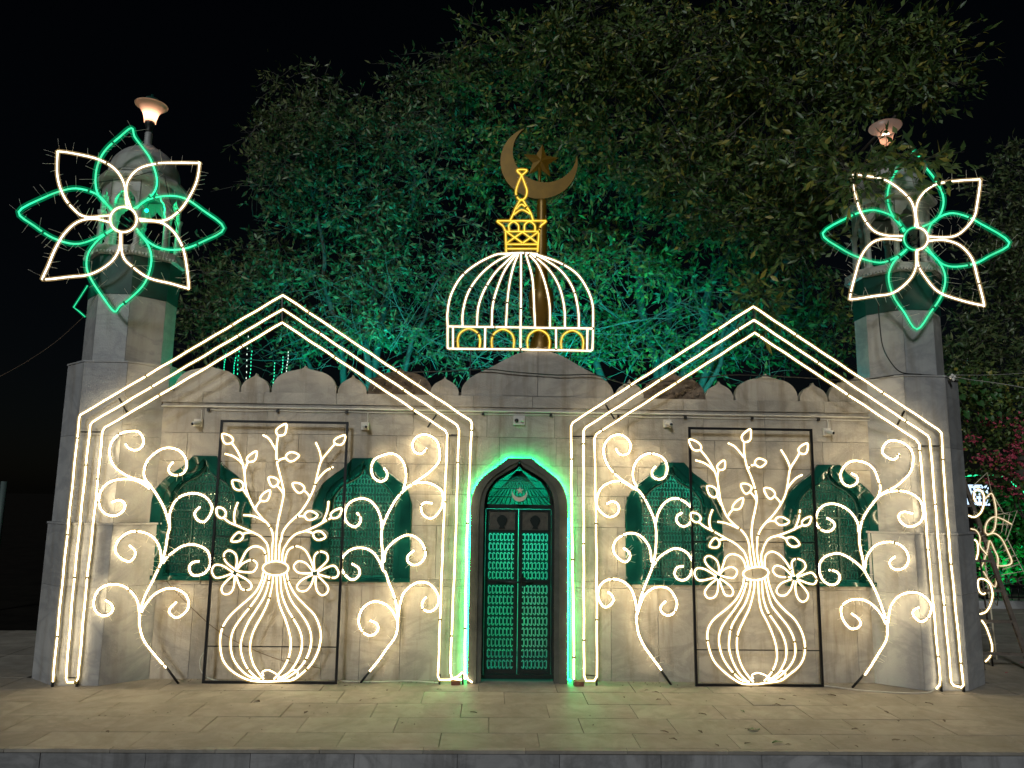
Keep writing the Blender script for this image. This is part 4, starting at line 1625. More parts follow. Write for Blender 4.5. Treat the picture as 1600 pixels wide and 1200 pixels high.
# ------------------------------------------------------------------ flower lights on the minarets
def flower_light(label, org, green, white, ring, plane, seed, broken=False):
    c = at(*Z(org, [ring[:2]])[0], *plane)
    A = thing('flower_light', label, 'light display', (c.x, c.y, c.z), 'flower lights on the minarets')
    paths = []
    for pts in green:
        P = px_path(Z(org, pts), plane, 0, 4)
        mb = MB()
        rope(mb, P, 0.0135)
        part('green_petal', mb, GREENROPE, A)
        paths.append(P)
    for pts in white:
        P = px_path(Z(org, pts), plane, -0.012, 4)
        mb = MB()
        rope(mb, P, 0.0095)
        part('white_petal', mb, COOLWHITE, A)
        paths.append(P)
    cx, cy, rr = ring
    P = px_path(Z(org, [(cx + rr * math.cos(a), cy + rr * 0.95 * math.sin(a)) for a in np.linspace(0, 2 * math.pi, 16, endpoint=False)]), plane, -0.02, 2, True)
    if broken:
        half = len(P) // 2
        mb = MB(); rope(mb, P[:half // 2 + 1][::-1] + P[-half // 2:][::-1], 0.0095); part('centre_ring', mb, COOLWHITE, A)
        mb = MB(); rope(mb, P[half // 2:-half // 2 + 1], 0.0105); part('centre_ring', mb, GREENROPE, A)
    else:
        mb = MB(); rope(mb, P, 0.0095, True); part('centre_ring', mb, COOLWHITE, A)
    mb = MB()
    for Q in paths:
        mb.tube([q + Vector((0.002, 0.02, 0.003)) for q in Q], 0.006, 4)
    # spokes that hold the petals to the shaft
    for k in range(4):
        a = k * math.pi / 2 + 0.5
        mb.tube([(c.x + 0.05 * math.cos(a), c.y + 0.02, c.z + 0.05 * math.sin(a)), (c.x + 0.04 * math.cos(a), c.y + 0.16, c.z + 0.04 * math.sin(a))], 0.006, 5)
    part('steel_rod', mb, STEEL, A)
    mb = MB()
    ties_along(mb, paths, 0.035, (0.05, 0.14), seed, 0.8)
    part('cable_tie', mb, TIE, A, 'stuff')
    mb = MB()
    collars(mb, paths, 1.0, 0.0135, seed)
    part('collar', mb, CABLE, A, 'stuff')
    return A


FLo = (0, 120, 2.4)
flower_light('eight petalled green and white rope light flower on the left minaret', FLo,
             [[(420, 498), (370, 445), (358, 385), (370, 320), (400, 270), (450, 225), (493, 192), (505, 225), (535, 265), (565, 310), (588, 380), (580, 430), (540, 470), (500, 495)],
              [(512, 495), (545, 465), (620, 447), (690, 455), (760, 500), (840, 568), (760, 618), (690, 645), (620, 647), (560, 622), (512, 570)],
              [(425, 572), (370, 610), (332, 660), (325, 715), (345, 765), (385, 825), (428, 880), (450, 860), (490, 830), (545, 770), (568, 690), (555, 630), (515, 580)],
              [(418, 500), (370, 445), (300, 420), (240, 425), (160, 455), (70, 507), (130, 560), (200, 605), (280, 627), (350, 610), (425, 570)]],
             [[(410, 520), (320, 525), (270, 490), (235, 440), (215, 370), (216, 290), (222, 280), (290, 290), (370, 310), (430, 345), (465, 400), (472, 460), (478, 492)],
              [(490, 490), (475, 440), (480, 390), (520, 345), (590, 325), (660, 322), (738, 323), (748, 325), (738, 390), (710, 450), (670, 505), (610, 540), (522, 532)],
              [(410, 545), (350, 532), (290, 545), (240, 590), (205, 650), (180, 710), (162, 750), (168, 760), (260, 750), (340, 740), (410, 700), (445, 650), (452, 582)],
              [(525, 540), (600, 545), (650, 580), (685, 640), (700, 710), (708, 788), (700, 792), (640, 775), (560, 755), (500, 715), (460, 670), (454, 582)]],
             (463, 535, 50), (-0.06, 0, 0), 51)
FRo = (1200, 150, 2.4)
flower_light('eight petalled green and white rope light flower on the right minaret, leaves over its top', FRo,
             [[(515, 505), (465, 445), (448, 380), (460, 320), (490, 270), (520, 240), (550, 208), (585, 260), (625, 310), (655, 370), (655, 420), (630, 465), (580, 490)],
              [(597, 515), (620, 470), (680, 440), (740, 450), (800, 480), (905, 550), (830, 600), (770, 630), (690, 640), (640, 620), (595, 565)],
              [(515, 580), (470, 625), (452, 680), (470, 750), (510, 810), (558, 875), (610, 810), (650, 750), (665, 680), (640, 620), (590, 575)],
              [(510, 510), (480, 460), (420, 432), (370, 430), (300, 455), (205, 515), (270, 570), (340, 605), (420, 625), (480, 605), (520, 575)]],
             [[(505, 525), (440, 522), (390, 500), (350, 440), (330, 380), (318, 305), (322, 296), (370, 300), (440, 315), (500, 355), (540, 400), (553, 460), (552, 490)],
              [(562, 490), (555, 430), (570, 380), (620, 335), (690, 320), (788, 313), (796, 318), (785, 400), (770, 460), (720, 515), (670, 530), (605, 527)],
              [(500, 540), (440, 535), (390, 550), (350, 600), (325, 680), (308, 752), (316, 762), (400, 750), (470, 738), (530, 690), (555, 640), (556, 580)],
              [(603, 543), (660, 540), (720, 560), (765, 610), (785, 680), (809, 776), (800, 784), (720, 765), (640, 735), (590, 680), (562, 630), (560, 580)]],
             (555, 535, 45), (-0.06, 0, 0), 52, True)

# small green corner light that sticks out behind the left flower
mb = MB()
q = [at(x, y, 0.3) for x, y in ((137, 446), (128, 460), (115, 480), (124, 487), (133, 495))]
rope(mb, q, 0.006)
whole('green_light_tip', mb, GREENROPE, 'small green rope light tip sticking out left of the left minaret band', 'rope light', q[2])

# green rope round the door
mb = MB()
seq = [(-d, z) for d, z in reversed(DOOR_OUT)] + list(DOOR_OUT)[1:]
P = [Vector((-0.462, WY - 0.030, 0.02))] + [Vector((-0.464, WY - 0.030, 0.2 * k)) for k in range(1, 8)]
for d, z in seq:
    s = 1 if d > 0 else -1
    P.append(Vector((d - s * 0.006 * min(1, abs(d) / 0.2), WY - 0.026, z - 0.006)))
P += [Vector((0.464, WY - 0.030, 0.2 * k)) for k in range(7, 0, -1)] + [Vector((0.462, WY - 0.030, 0.03)), Vector((0.49, WY - 0.05, 0.02))]
P = [p + Vector((0.004 * math.sin(p.z * 9 + (0 if p.x < 0 else 2)), 0, 0)) for p in P]
mb.tube(P, 0.0075, 6)
whole('door_rope_light', mb, GREENDOOR, 'green glowing rope light running round the dark arched door', 'rope light', (0, WY, 0))

# ------------------------------------------------------------------ small fittings on the wall
def camera_box(px, py, label, turn):
    c = at(px, py, WY)
    A = thing('security_camera', label, 'security camera', (c.x, WY, c.z), 'security cameras on the front wall')
    b = MB()
    b.box(c.x - 0.036, c.x + 0.036, WY - 0.036, WY - 0.002, c.z - 0.036, c.z + 0.036)
    part('junction_box', b, PVC, A)
    b = MB()
    M = Matrix.Rotation(math.radians(90), 3, 'X')
    M = Matrix.Rotation(turn, 3, 'Z') @ Matrix.Rotation(math.radians(12), 3, 'X') @ M
    b.lathe([(0.001, -0.03), (0.021, -0.03), (0.023, 0.0), (0.023, 0.045), (0.018, 0.052), (0.001, 0.052)], (c.x + 0.004, WY - 0.055, c.z - 0.006), 12, M=M)
    part('camera_body', b, PVC, A)
    b = MB()
    b.lathe([(0.001, 0.053), (0.014, 0.053), (0.014, 0.060), (0.001, 0.064)], (c.x + 0.004, WY - 0.055, c.z - 0.006), 10, M=M)
    part('lens', b, GLASSDARK, A)
    b = MB()
    b.tube(spline([(c.x + 0.02, WY - 0.008, c.z + 0.037), (c.x + 0.022, WY - 0.01, c.z + 0.07), (c.x + 0.02, WY - 0.01, 2.474)], 3), 0.004, 5)
    part('lead', b, PVC, A)


camera_box(311, 661, 'white security camera on the wall left of the left vase light', -0.5)
camera_box(571, 666, 'white security camera on the wall right of the left vase light', 0.35)
camera_box(1042, 662, 'white security camera on the wall left of the right vase light', 0.25)
camera_box(1290, 675, 'white security camera on the wall right of the right vase light', 0.5)
c = at(811, 657, WY)
A = thing('socket_box', 'white double socket box on the wall above the door', 'socket', (c.x, WY, c.z))
b = MB()
b.box(c.x - 0.055, c.x + 0.055, WY - 0.03, WY - 0.002, c.z - 0.045, c.z + 0.045)
part('box', b, PVC, A)
for s in (-1, 1):
    b = MB()
    M = Matrix.Rotation(math.radians(90), 3, 'X')
    b.lathe([(0.001, 0.0), (0.02, 0.0), (0.02, 0.012), (0.012, 0.022), (0.001, 0.022)], (c.x + s * 0.026, WY - 0.031, c.z - 0.004), 10, M=M)
    part('plug', b, GLASSDARK if s < 0 else PVC, A)


def cable(name, pts, r, mat, label, cat='cable', n=5):
    P = spline(pts, n)
    mb = MB()
    mb.tube(P, r, 5)
    return whole(name, mb, mat, label, cat, P[0])


cable('power_cable', [at(x, y, 0.205) for x, y in ((575, 592), (640, 582), (700, 580), (760, 577), (800, 581), (870, 586), (930, 586), (985, 600), (1080, 592), (1150, 586), (1250, 590), (1336, 594))] + [at(x, y, 0.06) for x, y in ((1412, 585), (1487, 588))],
      0.006, CABLE, 'black power cable strung along the parapet to the right minaret')
cable('white_wire', [at(1487, 588, 0.06), at(1520, 594, 0.5), at(1545, 597, 0.8), at(1600, 606, 1.2), at(1680, 625, 1.6)], 0.005, WHITECABLE, 'white wire running off to the right from the right minaret')
cable('grey_wire', [at(1487, 586, 0.06), at(1545, 586, 1.0), at(1600, 583, 2.0), at(1690, 576, 3)], 0.003, WHITECABLE, 'thin grey wire leading level away from the right minaret')
b = MB()
cq = at(1488, 588, 0.03)
for dx, dz in ((0, 0.01), (0.02, -0.005), (-0.02, -0.012), (0.006, -0.03)):
    b.lathe([(0.001, -0.02), (0.014, -0.012), (0.016, 0.006), (0.001, 0.018)], (cq.x + dx, cq.y, cq.z + dz), 8)
whole('wire_joint', b, PVC, 'white taped wire joint on the corner of the right minaret', 'wire joint', cq)
cable('shaft_cable', [at(1372, 470, 0.04), at(1374, 500, 0.06), at(1379, 540, 0.06), at(1392, 566, 0.05), at(1409, 582, 0.04), at(1440, 585, 0.02)], 0.006, CABLE, 'black cable hanging down the shaft of the right minaret')
cable('guy_wire', [at(136, 490, 0.3), at(90, 532, 0.3), at(45, 563, 0.3), at(0, 588, 0.3), at(-60, 615, 0.3)], 0.003, WIRE, 'thin wire sloping from the left minaret out of the picture')
cable('kiosk_wire', [at(150, 285, 0.0), at(200, 278, -0.02), at(250, 268, -0.02), at(262, 300, 0.0), at(278, 360, 0.05)], 0.005, CABLE, 'black cable looped round the lantern of the left minaret')
cable('hanging_wire', Z(z1, []) + [Vector(at(x, y, WY - 0.012)) for x, y in ((238, 612), (222, 640), (216, 665), (206, 712), (199, 745), (190, 770), (180, 782))], 0.0035, WIRE, 'brown wire hanging on the wall behind the far left curling light, the left of two')
cable('hanging_wire', [Vector(at(x, y, WY - 0.014)) for x, y in ((258, 618), (240, 665), (225, 700), (213, 722), (203, 745), (190, 790))], 0.0035, WIRE, 'brown wire hanging on the wall behind the far left curling light, the right of two')
cable('red_wire', [Vector(at(x, y, WY - 0.02)) for x, y in ((172, 812), (182, 813), (190, 809), (196, 815), (200, 822), (206, 825), (210, 818), (204, 812), (196, 812), (202, 830), (212, 845), (225, 863))], 0.004, REDWIRE, 'tangle of red wire on the wall beside the left window')
cable('grey_wire', [Vector(at(x, y, WY - 0.015)) for x, y in ((258, 905), (275, 925), (310, 960), (340, 985), (380, 1008), (440, 1032), (500, 1044))], 0.003, WIRE, 'dark wire sagging across the wall behind the left vase light')
cable('power_lead', [Vector((x, y, 0.006)) for x, y in ((-1.62, 0.2), (-1.3, 0.18), (-1.0, 0.22), (-0.72, 0.16))], 0.005, WHITECABLE, 'white power lead lying at the foot of the wall left of the door')
cable('loop_lead', [Vector(at(x, y, 0.14)) for x, y in ((318, 1020), (313, 1030), (313, 1045), (320, 1056), (330, 1061), (342, 1064))], 0.005, WHITECABLE, 'white lead looped behind the bottom left corner of the left vase frame')

cable('floor_lead', [at(1463, 1076, -0.05 + 0.045 * (4.03 - 3.78))] + [ground_at(x, y, 0.006) for x, y in ((1450, 1082), (1420, 1083), (1380, 1081), (1340, 1078), (1310, 1074), (1286, 1071), (1272, 1069))], 0.0055, WHITECABLE, 'white lead lying on the paving between the right vase light and the right minaret')
# bricks that steady the arch feet
for px, py, lab in ((712, 1070, 'broken brick at the right foot of the left arch light'), (904, 1072, 'broken brick at the left foot of the right arch light')):
    q = ground_at(px, py)
    b = MB()
    b.box(q.x - 0.045, q.x + 0.045, q.y - 0.02, q.y + 0.04, 0.001, 0.045)
    for i in range(len(b.v)):
        v = b.v[i]
        b.v[i] = (v[0] + rng.uniform(-.008, .008), v[1] + rng.uniform(-.008, .008), v[2] if v[2] < 0.01 else v[2] + rng.uniform(-.012, .006))
    whole('brick', b, BRICK, lab, 'brick', (q.x, q.y, 0))

# fallen leaves
def fallen_leaf(px, py, size, mat, label, group, ang):
    q = ground_at(px, py)
    b = MB()
    n = 5
    vs, fs = [], []
    for i in range(n):
        t = i / (n - 1)
        w = size * 0.22 * math.sin(math.pi * min(0.97, max(0.03, t)))
        zz = 0.003 + size * 0.10 * math.sin(math.pi * t) * rng.uniform(0.1, 1)
        for s in (-1, 0, 1):
            u, v = (t - 0.5) * size, s * w
            vs.append((q.x + u * math.cos(ang) - v * math.sin(ang), q.y + u * math.sin(ang) + v * math.cos(ang), zz + (size * 0.08 * rng.uniform(0, 1) if s else 0)))
    for i in range(n - 1):
        for s in range(2):
            a = i * 3 + s
            fs.append((a, a + 1, a + 4, a + 3))
    b.add(vs, fs)
    whole('fallen_leaf', b, mat, label, 'leaf', (q.x, q.y, 0.0), group)


GREENS = [(1178, 1141, 0.10, 0.2, 'large green leaf lying curled on the paving in front of the right vase light'),
          (1215, 1161, 0.09, 0.3, 'pale green leaf lying near the kerb in front of the right vase light'),
          (1160, 1112, 0.06, 1.8, 'small green leaf standing on its edge below the right vase light')]
for px, py, s, a, lab in GREENS:
    fallen_leaf(px, py, s, FRESHLEAF, lab, None, a)
for px, py in ((975, 1090), (1010, 1079), (1024, 1082), (1029, 1094), (1098, 1117), (1094, 1144), (1038, 1144), (1052, 1156), (1172, 1074), (1213, 1102), (1222, 1093), (1242, 1088), (1171, 1140), (1232, 1164), (1168, 1162), (1336, 1140), (1400, 1157), (1414, 1158), (1475, 1127), (1404, 1127), (1385, 1113), (1320, 1102), (1338, 1167), (402, 1096), (585, 1092), (605, 1079), (564, 1095), (540, 1072), (478, 1114), (168, 1144), (740, 1114), (686, 1078), (1300, 1087), (1120, 1165), (1452, 1100)):
    fallen_leaf(px, py, rng.uniform(0.035, 0.07), DRYLEAF, 'small dry brown leaf fallen on the pale paving', 'dry leaves on the paving', rng.uniform(0, 3.1))
for px, py, lab in ((1573, 1052, 'pink bougainvillea petal on the paving right of the minaret, the nearer one'), (1597, 1036, 'pink bougainvillea petal on the paving at the right picture edge')):
    fallen_leaf(px, py, 0.06, PINKPETAL, lab, None, 0.5)
# crumbs of litter along the wall foot
mb = MB()
for k in range(260):
    x = rng.uniform(-3.3, 3.3)
    if abs(x) < 0.5:
        continue
    y = WY - abs(rng.gauss(0, 0.07)) - 0.02 if rng.random() < 0.6 else rng.uniform(-1.4, 0.2)
    s = rng.uniform(0.004, 0.013)
    a = rng.uniform(0, 3)
    dx, dy = math.cos(a) * s, math.sin(a) * s
    mb.add([(x - dx, y - dy, 0.004), (x + dy * .4, y - dx * .4, 0.005), (x + dx, y + dy, 0.004 + s * .4), (x - dy * .4, y + dx * .4, 0.008)], [(0, 1, 2, 3)])
o = part('leaf_litter', mb, DRYLEAF)
o['kind'] = 'stuff'
tag(o, 'crumbs of dry leaf scattered on the paving and along the wall foot', 'leaf litter')

# ------------------------------------------------------------------ crescent and star monument on the roof
MY = 1.3
cb_ = at(842, 255, MY)
mon = thing('crescent_monument', 'gold crescent and star on a tall pole behind the parapet', 'monument', (at(846, 300, MY).x, MY, 2.64))
sc_ = (at(900, 255, MY) - at(842, 255, MY)).length / 58.0
th = math.radians(28)


def MM(u, v, w):
    # local v axis points to the opening, up and to the right
    c_, s_ = math.cos(th), math.sin(th)
    uu = u * c_ + v * s_
    vv = -u * s_ + v * c_
    return (cb_.x + uu, MY - 0.035 + w, cb_.z + vv)


b = MB()
crescent(b, MM, 60 * sc_, 50 * sc_, 19 * sc_, 0.07, 40)
part('crescent', b, GOLD, mon)
sc0 = at(845, 252, MY)
b = MB()
star(b, lambda u, v, w: (sc0.x + u, MY - 0.03 + w, sc0.z + v), 29 * sc_, 13 * sc_, 0.07, 0.08)
b.tube([(sc0.x - 0.01, MY, sc0.z - 0.08), (at(842, 300, MY).x, MY, at(842, 300, MY).z)], 0.02, 8)
part('star', b, GOLD, mon)
px_ = at(846, 400, MY).x
b = MB()
zt = at(846, 313, MY).z
zb = lambda y: at(845, y, MY).z
b.lathe([(0.05, zt), (0.058, zt - 0.02), (0.058, zt - 0.06), (0.066, zb(400)), (0.075, zb(430)), (0.085, zb(445)), (0.14, zb(458)), (0.145, zb(470)), (0.14, zb(486)), (0.085, zb(503)), (0.075, zb(515)), (0.09, zb(525)), (0.125, zb(535)), (0.13, zb(545)), (0.13, 2.64)], (px_, MY, 0), 16)
part('pole', b, GOLD, mon)

# ------------------------------------------------------------------ trees
def leaves_mesh(name, clumps, per, ln, wd, seed, droop=0.25, twig=True):
    """leaf-sized faces set along short twigs that radiate from each clump"""
    r = np.random.default_rng(seed)
    C = np.array([c[:3] for c in clumps], float)
    Rr = np.array([c[3] for c in clumps], float)
    V, F = [], []
    TW = []
    n = len(clumps)
    nt = 7
    for i in range(n):
        dirs = r.normal(size=(nt, 3))
        dirs[:, 2] = dirs[:, 2] * 0.8 + 0.15
        dirs /= np.linalg.norm(dirs, axis=1)[:, None]
        ksz = r.uniform(0.72, 1.3)
        for d in dirs:
            L = Rr[i] * r.uniform(0.6, 1.35)
            k = max(3, int(per / nt))
            t = np.sort(r.uniform(0.15, 1.05, k))
            bend = np.array([0, 0, -droop * L])
            pos = C[i] + d * L * t[:, None] + bend * (t ** 2)[:, None]
            TW.append((C[i], C[i] + d * L * .5 + bend * .25, C[i] + d * L + bend))
            ld = d * 0.9 + r.normal(size=(k, 3)) * 0.62
            ld[:, 2] -= 0.15
            ld /= np.linalg.norm(ld, axis=1)[:, None]
            sd = np.cross(ld, r.normal(size=(k, 3)))
            sd /= np.linalg.norm(sd, axis=1)[:, None] + 1e-9
            up = np.cross(sd, ld)
            l = ln * ksz * r.uniform(0.6, 1.25, k)[:, None]
            w = wd * r.uniform(0.7, 1.2, k)[:, None]
            base = sum(len(x) for x in V)
            p0 = pos
            p1 = pos + ld * l * 0.45 + sd * w * 0.5 + up * w * 0.18
            p2 = pos + ld * l
            p3 = pos + ld * l * 0.45 - sd * w * 0.5 + up * w * 0.18
            V.append(np.stack([p0, p1, p2, p3], 1).reshape(-1, 3))
            b0 = base + 4 * np.arange(k)
            F.append(np.stack([b0, b0 + 1, b0 + 2, b0, b0 + 2, b0 + 3], 1).reshape(-1, 3))
    V = np.concatenate(V)
    F = np.concatenate(F)
    me = bpy.data.meshes.new(name)
    me.vertices.add(len(V))
    me.vertices.foreach_set('co', V.astype(np.float32).ravel())
    me.loops.add(F.size)
    me.loops.foreach_set('vertex_index', F.astype(np.int32).ravel())
    me.polygons.add(len(F))
    me.polygons.foreach_set('loop_start', (np.arange(len(F)) * 3).astype(np.int32))
    me.polygons.foreach_set('loop_total', np.full(len(F), 3, np.int32))
    me.update(calc_edges=True)
    return me, TW


def clumps_from(ells, seed, R=(0.2, 0.56)):
    r = random.Random(seed)
    out = []
    for (px, py, Y, rx, ry, dY, n) in ells:
        for k in range(n):
            while True:
                u, v, w = r.uniform(-1, 1), r.uniform(-1, 1), r.uniform(-1, 1)
                if u * u + v * v + w * w <= 1:
                    break
            p = at(px + u * rx, py + v * ry, Y + w * dY)
            out.append((p.x, p.y, p.z, r.uniform(*R)))
    return out


def limb_path(a, b, sag, seed, n=7):
    r = random.Random(seed)
    a, b = Vector(a), Vector(b)
    pts = []
    for i in range(n + 1):
        t = i / n
        p = a.lerp(b, t) + Vector((0, 0, sag * math.sin(math.pi * t)))
        if 0 < i < n:
            p += Vector((r.gauss(0, .06), r.gauss(0, .06), r.gauss(0, .06)))
        pts.append(p)
    return spline(pts, 3)


def tree(name, label, base, ells, limbs, leafm, per, ln, wd, seed, group=None, tangle=None, cat='tree'):
    A = thing(name, label, cat, base, group)
    B = Vector(base)
    top = B + Vector((0, 0, 3.2))
    mb = MB()
    P = limb_path(B, top, 0, seed)
    mb.tube(P, 0.2, 9, radii=[0.26 - 0.13 * i / (len(P) - 1) for i in range(len(P))])
    part('trunk', mb, BARK, A)
    for i, (f, pt, r0) in enumerate(limbs):
        mb = MB()
        P = limb_path(B.lerp(top, f), pt, 0.25, seed + i)
        mb.tube(P, r0, 6, radii=[r0 * (1 - 0.8 * k / (len(P) - 1)) for k in range(len(P))])
        part('limb', mb, BARK, A)
    cl = clumps_from(ells, seed)
    me, TW = leaves_mesh('crown', cl, per, ln, wd, seed)
    me.vertices.foreach_get
    co = np.empty(len(me.vertices) * 3, np.float32)
    me.vertices.foreach_get('co', co)
    co = co.reshape(-1, 3) - np.array(base, np.float32)
    me.vertices.foreach_set('co', co.ravel())
    me.update()
    o = link('crown', me, leafm, A)
    o['kind'] = 'stuff'
    mb = MB()
    r = random.Random(seed)
    for tw in TW:
        if r.random() < 0.6:
            mb.tube([Vector(p) for p in tw], 0.004, 3, radii=[0.006, 0.004, 0.0015])
    if tangle:
        for (px, py, Y, rx, ry, dY, n) in tangle:
            for k in range(n):
                p = at(px + r.uniform(-rx, rx), py + r.uniform(-ry, ry), Y + r.uniform(-dY, dY))
                a, e = r.uniform(0, 6.28), r.uniform(-0.5, 1.2)
                d = Vector((math.cos(a) * math.cos(e), 0.6 * math.sin(a) * math.cos(e), math.sin(e)))
                L = r.uniform(0.5, 1.5)
                cv = Vector((r.gauss(0, .5), r.gauss(0, .3), r.gauss(-.25, .4))) * L * 0.5
                pts = [p + d * (L * t) + cv * t * t for t in (0, .2, .4, .6, .8, 1)]
                r0 = r.choice((0.003, 0.004, 0.005, 0.008))
                mb.tube(pts, r0, 3, radii=[r0, r0 * .95, r0 * .85, r0 * .7, r0 * .55, r0 * .35])
    part('twigs', mb, TWIGM, A, 'stuff')
    return A


tree('big_tree', 'huge dark leafy tree towering behind the shrine and over the right minaret', (2.6, 5.6, -0.16),
     [(800, 130, 4.2, 110, 120, 0.7, 95), (930, 70, 3.6, 120, 90, 0.8, 85), (1080, 90, 3.0, 140, 110, 0.8, 100), (1240, 100, 2.4, 150, 110, 0.7, 105), (1390, 100, 1.8, 120, 90, 0.6, 80),
      (1000, 220, 3.3, 150, 90, 0.7, 95), (1130, 280, 2.6, 130, 110, 0.7, 100), (1240, 320, 2.0, 90, 100, 0.5, 60), (900, 280, 4.2, 120, 100, 0.7, 70),
      (1280, 235, 0.9, 50, 42, 0.35, 18), (1385, 256, -0.1, 26, 8, 0.08, 4), (1438, 248, -0.25, 26, 9, 0.06, 4), (1325, 272, -0.1, 22, 20, 0.08, 5), (1185, 455, 0.8, 35, 16, 0.2, 5), (1010, 400, 4.0, 220, 70, 0.6, 80), (1240, 470, 3.6, 110, 70, 0.5, 45), (770, 250, 4.8, 60, 90, 0.5, 34), (1130, 530, 4.9, 230, 50, 0.4, 74), (900, 520, 5.2, 110, 60, 0.4, 40)],
     [(0.7, at(1053, 300, 4.6), 0.10), (0.9, at(1250, 150, 2.8), 0.1), (1.0, at(960, 90, 3.8), 0.09), (0.8, at(1400, 180, 1.6), 0.08), (0.6, at(800, 330, 4.6), 0.09), (0.5, at(1180, 420, 3.2), 0.07)],
     LEAF_A, 42, 0.118, 0.048, 101, 'trees behind the shrine', tangle=[(1030, 520, 3.4, 280, 60, 0.9, 230), (1190, 320, 2.2, 130, 120, 0.5, 20)])
tree('bushy_tree', 'smaller bushy tree at the left behind the parapet, its top against the black sky', (-2.2, 4.4, -0.16),
     [(480, 170, 3.4, 60, 80, 0.5, 42), (420, 240, 3.2, 45, 70, 0.4, 26), (550, 210, 3.8, 80, 70, 0.5, 44), (500, 300, 3.8, 120, 70, 0.6, 62), (640, 250, 4.4, 100, 100, 0.6, 70), (640, 160, 4.4, 60, 60, 0.5, 34), (720, 130, 4.6, 50, 70, 0.5, 30),
      (380, 440, 3.6, 90, 60, 0.6, 60), (520, 410, 4.0, 140, 70, 0.6, 74), (330, 500, 3.4, 40, 50, 0.4, 26), (650, 380, 4.6, 120, 80, 0.6, 60), (760, 450, 4.6, 120, 90, 0.6, 52), (500, 520, 3.6, 180, 40, 0.5, 44), (660, 520, 4.9, 130, 50, 0.4, 46)],
     [(0.7, at(594, 300, 4.2), 0.08), (0.5, at(480, 230, 3.6), 0.07), (0.9, at(660, 200, 4.5), 0.07), (0.4, at(400, 430, 3.7), 0.06), (0.6, at(700, 418, 4.2), 0.06)],
     LEAF_B, 40, 0.105, 0.042, 202, 'trees behind the shrine', tangle=[(620, 520, 3.6, 260, 60, 0.8, 230), (430, 260, 3.2, 50, 90, 0.3, 14)])
tree('dark_tree', 'dark tree in shadow at the far right behind the flowering shrub', (10.4, 7.6, -0.16),
     [(1580, 330, 6.0, 60, 110, 0.7, 60), (1560, 470, 5.6, 70, 120, 0.7, 80), (1640, 400, 6, 70, 150, 0.7, 60), (1500, 560, 5.0, 40, 60, 0.5, 26)],
     [(0.6, at(1580, 380, 6.0), 0.08), (0.8, at(1530, 520, 5.6), 0.06)], LEAF_B, 36, 0.13, 0.045, 303, 'trees behind the shrine')


def shrub(name, label, base, ells, leafm, per, ln, wd, seed, cat='shrub', R=(0.18, 0.32)):
    A = thing(name, label, cat, base)
    cl = clumps_from(ells, seed, R)
    me, TW = leaves_mesh('foliage', cl, per, ln, wd, seed)
    co = np.empty(len(me.vertices) * 3, np.float32)
    me.vertices.foreach_get('co', co)
    co = co.reshape(-1, 3) - np.array(base, np.float32)
    me.vertices.foreach_set('co', co.ravel())
    me.update()
    o = link('foliage', me, leafm, A)
    o['kind'] = 'stuff'
    mb = MB()
    r = random.Random(seed)
    B = Vector(base)
    for c in r.sample(cl, min(7, len(cl))):
        P = limb_path(B + Vector((r.uniform(-.1, .1), r.uniform(-.1, .1), 0)), c[:3], 0.1, r.randrange(999))
        mb.tube(P, 0.01, 4, radii=[0.02 * (1 - .8 * k / (len(P) - 1)) for k in range(len(P))])
    part('stems', mb, BARK, A)
    return A


bou = shrub('bougainvillea', 'bougainvillea with pink flowers right of the right minaret', (8.3, 3.8, -0.02),
            [(1545, 610, 3.2, 60, 50, 0.4, 40), (1560, 680, 3.2, 60, 40, 0.4, 36), (1500, 640, 3.4, 30, 60, 0.3, 20), (1600, 640, 3.2, 40, 60, 0.4, 30), (1570, 740, 3.3, 50, 25, 0.3, 16)], LEAF_A, 22, 0.075, 0.05, 404)
# flower clusters: three papery bracts each
r4 = random.Random(44)
for (px, py, n) in ((1545, 662, 3), (1512, 688, 3), (1520, 680, 2), (1525, 685, 2), (1536, 712, 5), (1543, 722, 4), (1560, 715, 4), (1570, 718, 4), (1583, 712, 4), (1592, 705, 4), (1597, 680, 5), (1566, 656, 3), (1590, 695, 4), (1598, 725, 4), (1555, 760, 3), (1570, 770, 3), (1585, 765, 3), (1594, 745, 3), (1580, 700, 3), (1573, 738, 4), (1516, 650, 1), (1597, 665, 4)):
    q = at(px, py, 2.75)
    for k in range(n * 4):
        mb = MB()
        c0 = q + Vector((r4.gauss(0, .06), r4.gauss(0, .06), r4.gauss(0, .055)))
        ax = Vector((r4.gauss(0, 1), r4.gauss(-.4, 1), r4.gauss(0, 1))).normalized()
        u = ax.orthogonal().normalized()
        vs, fs = [c0], []
        for m_ in range(3):
            d = (Matrix.Rotation(m_ * 2.094, 3, ax) @ u)
            s_ = d.cross(ax)
            L = 0.026
            b0 = len(vs)
            vs += [c0 + d * L * .5 + s_ * L * .42 + ax * .006, c0 + d * L + ax * .012, c0 + d * L * .5 - s_ * L * .42 + ax * .006]
            fs.append((0, b0, b0 + 1, b0 + 2))
        mb.add(vs, fs)
        part('flower', mb, PINKPETAL, bou)
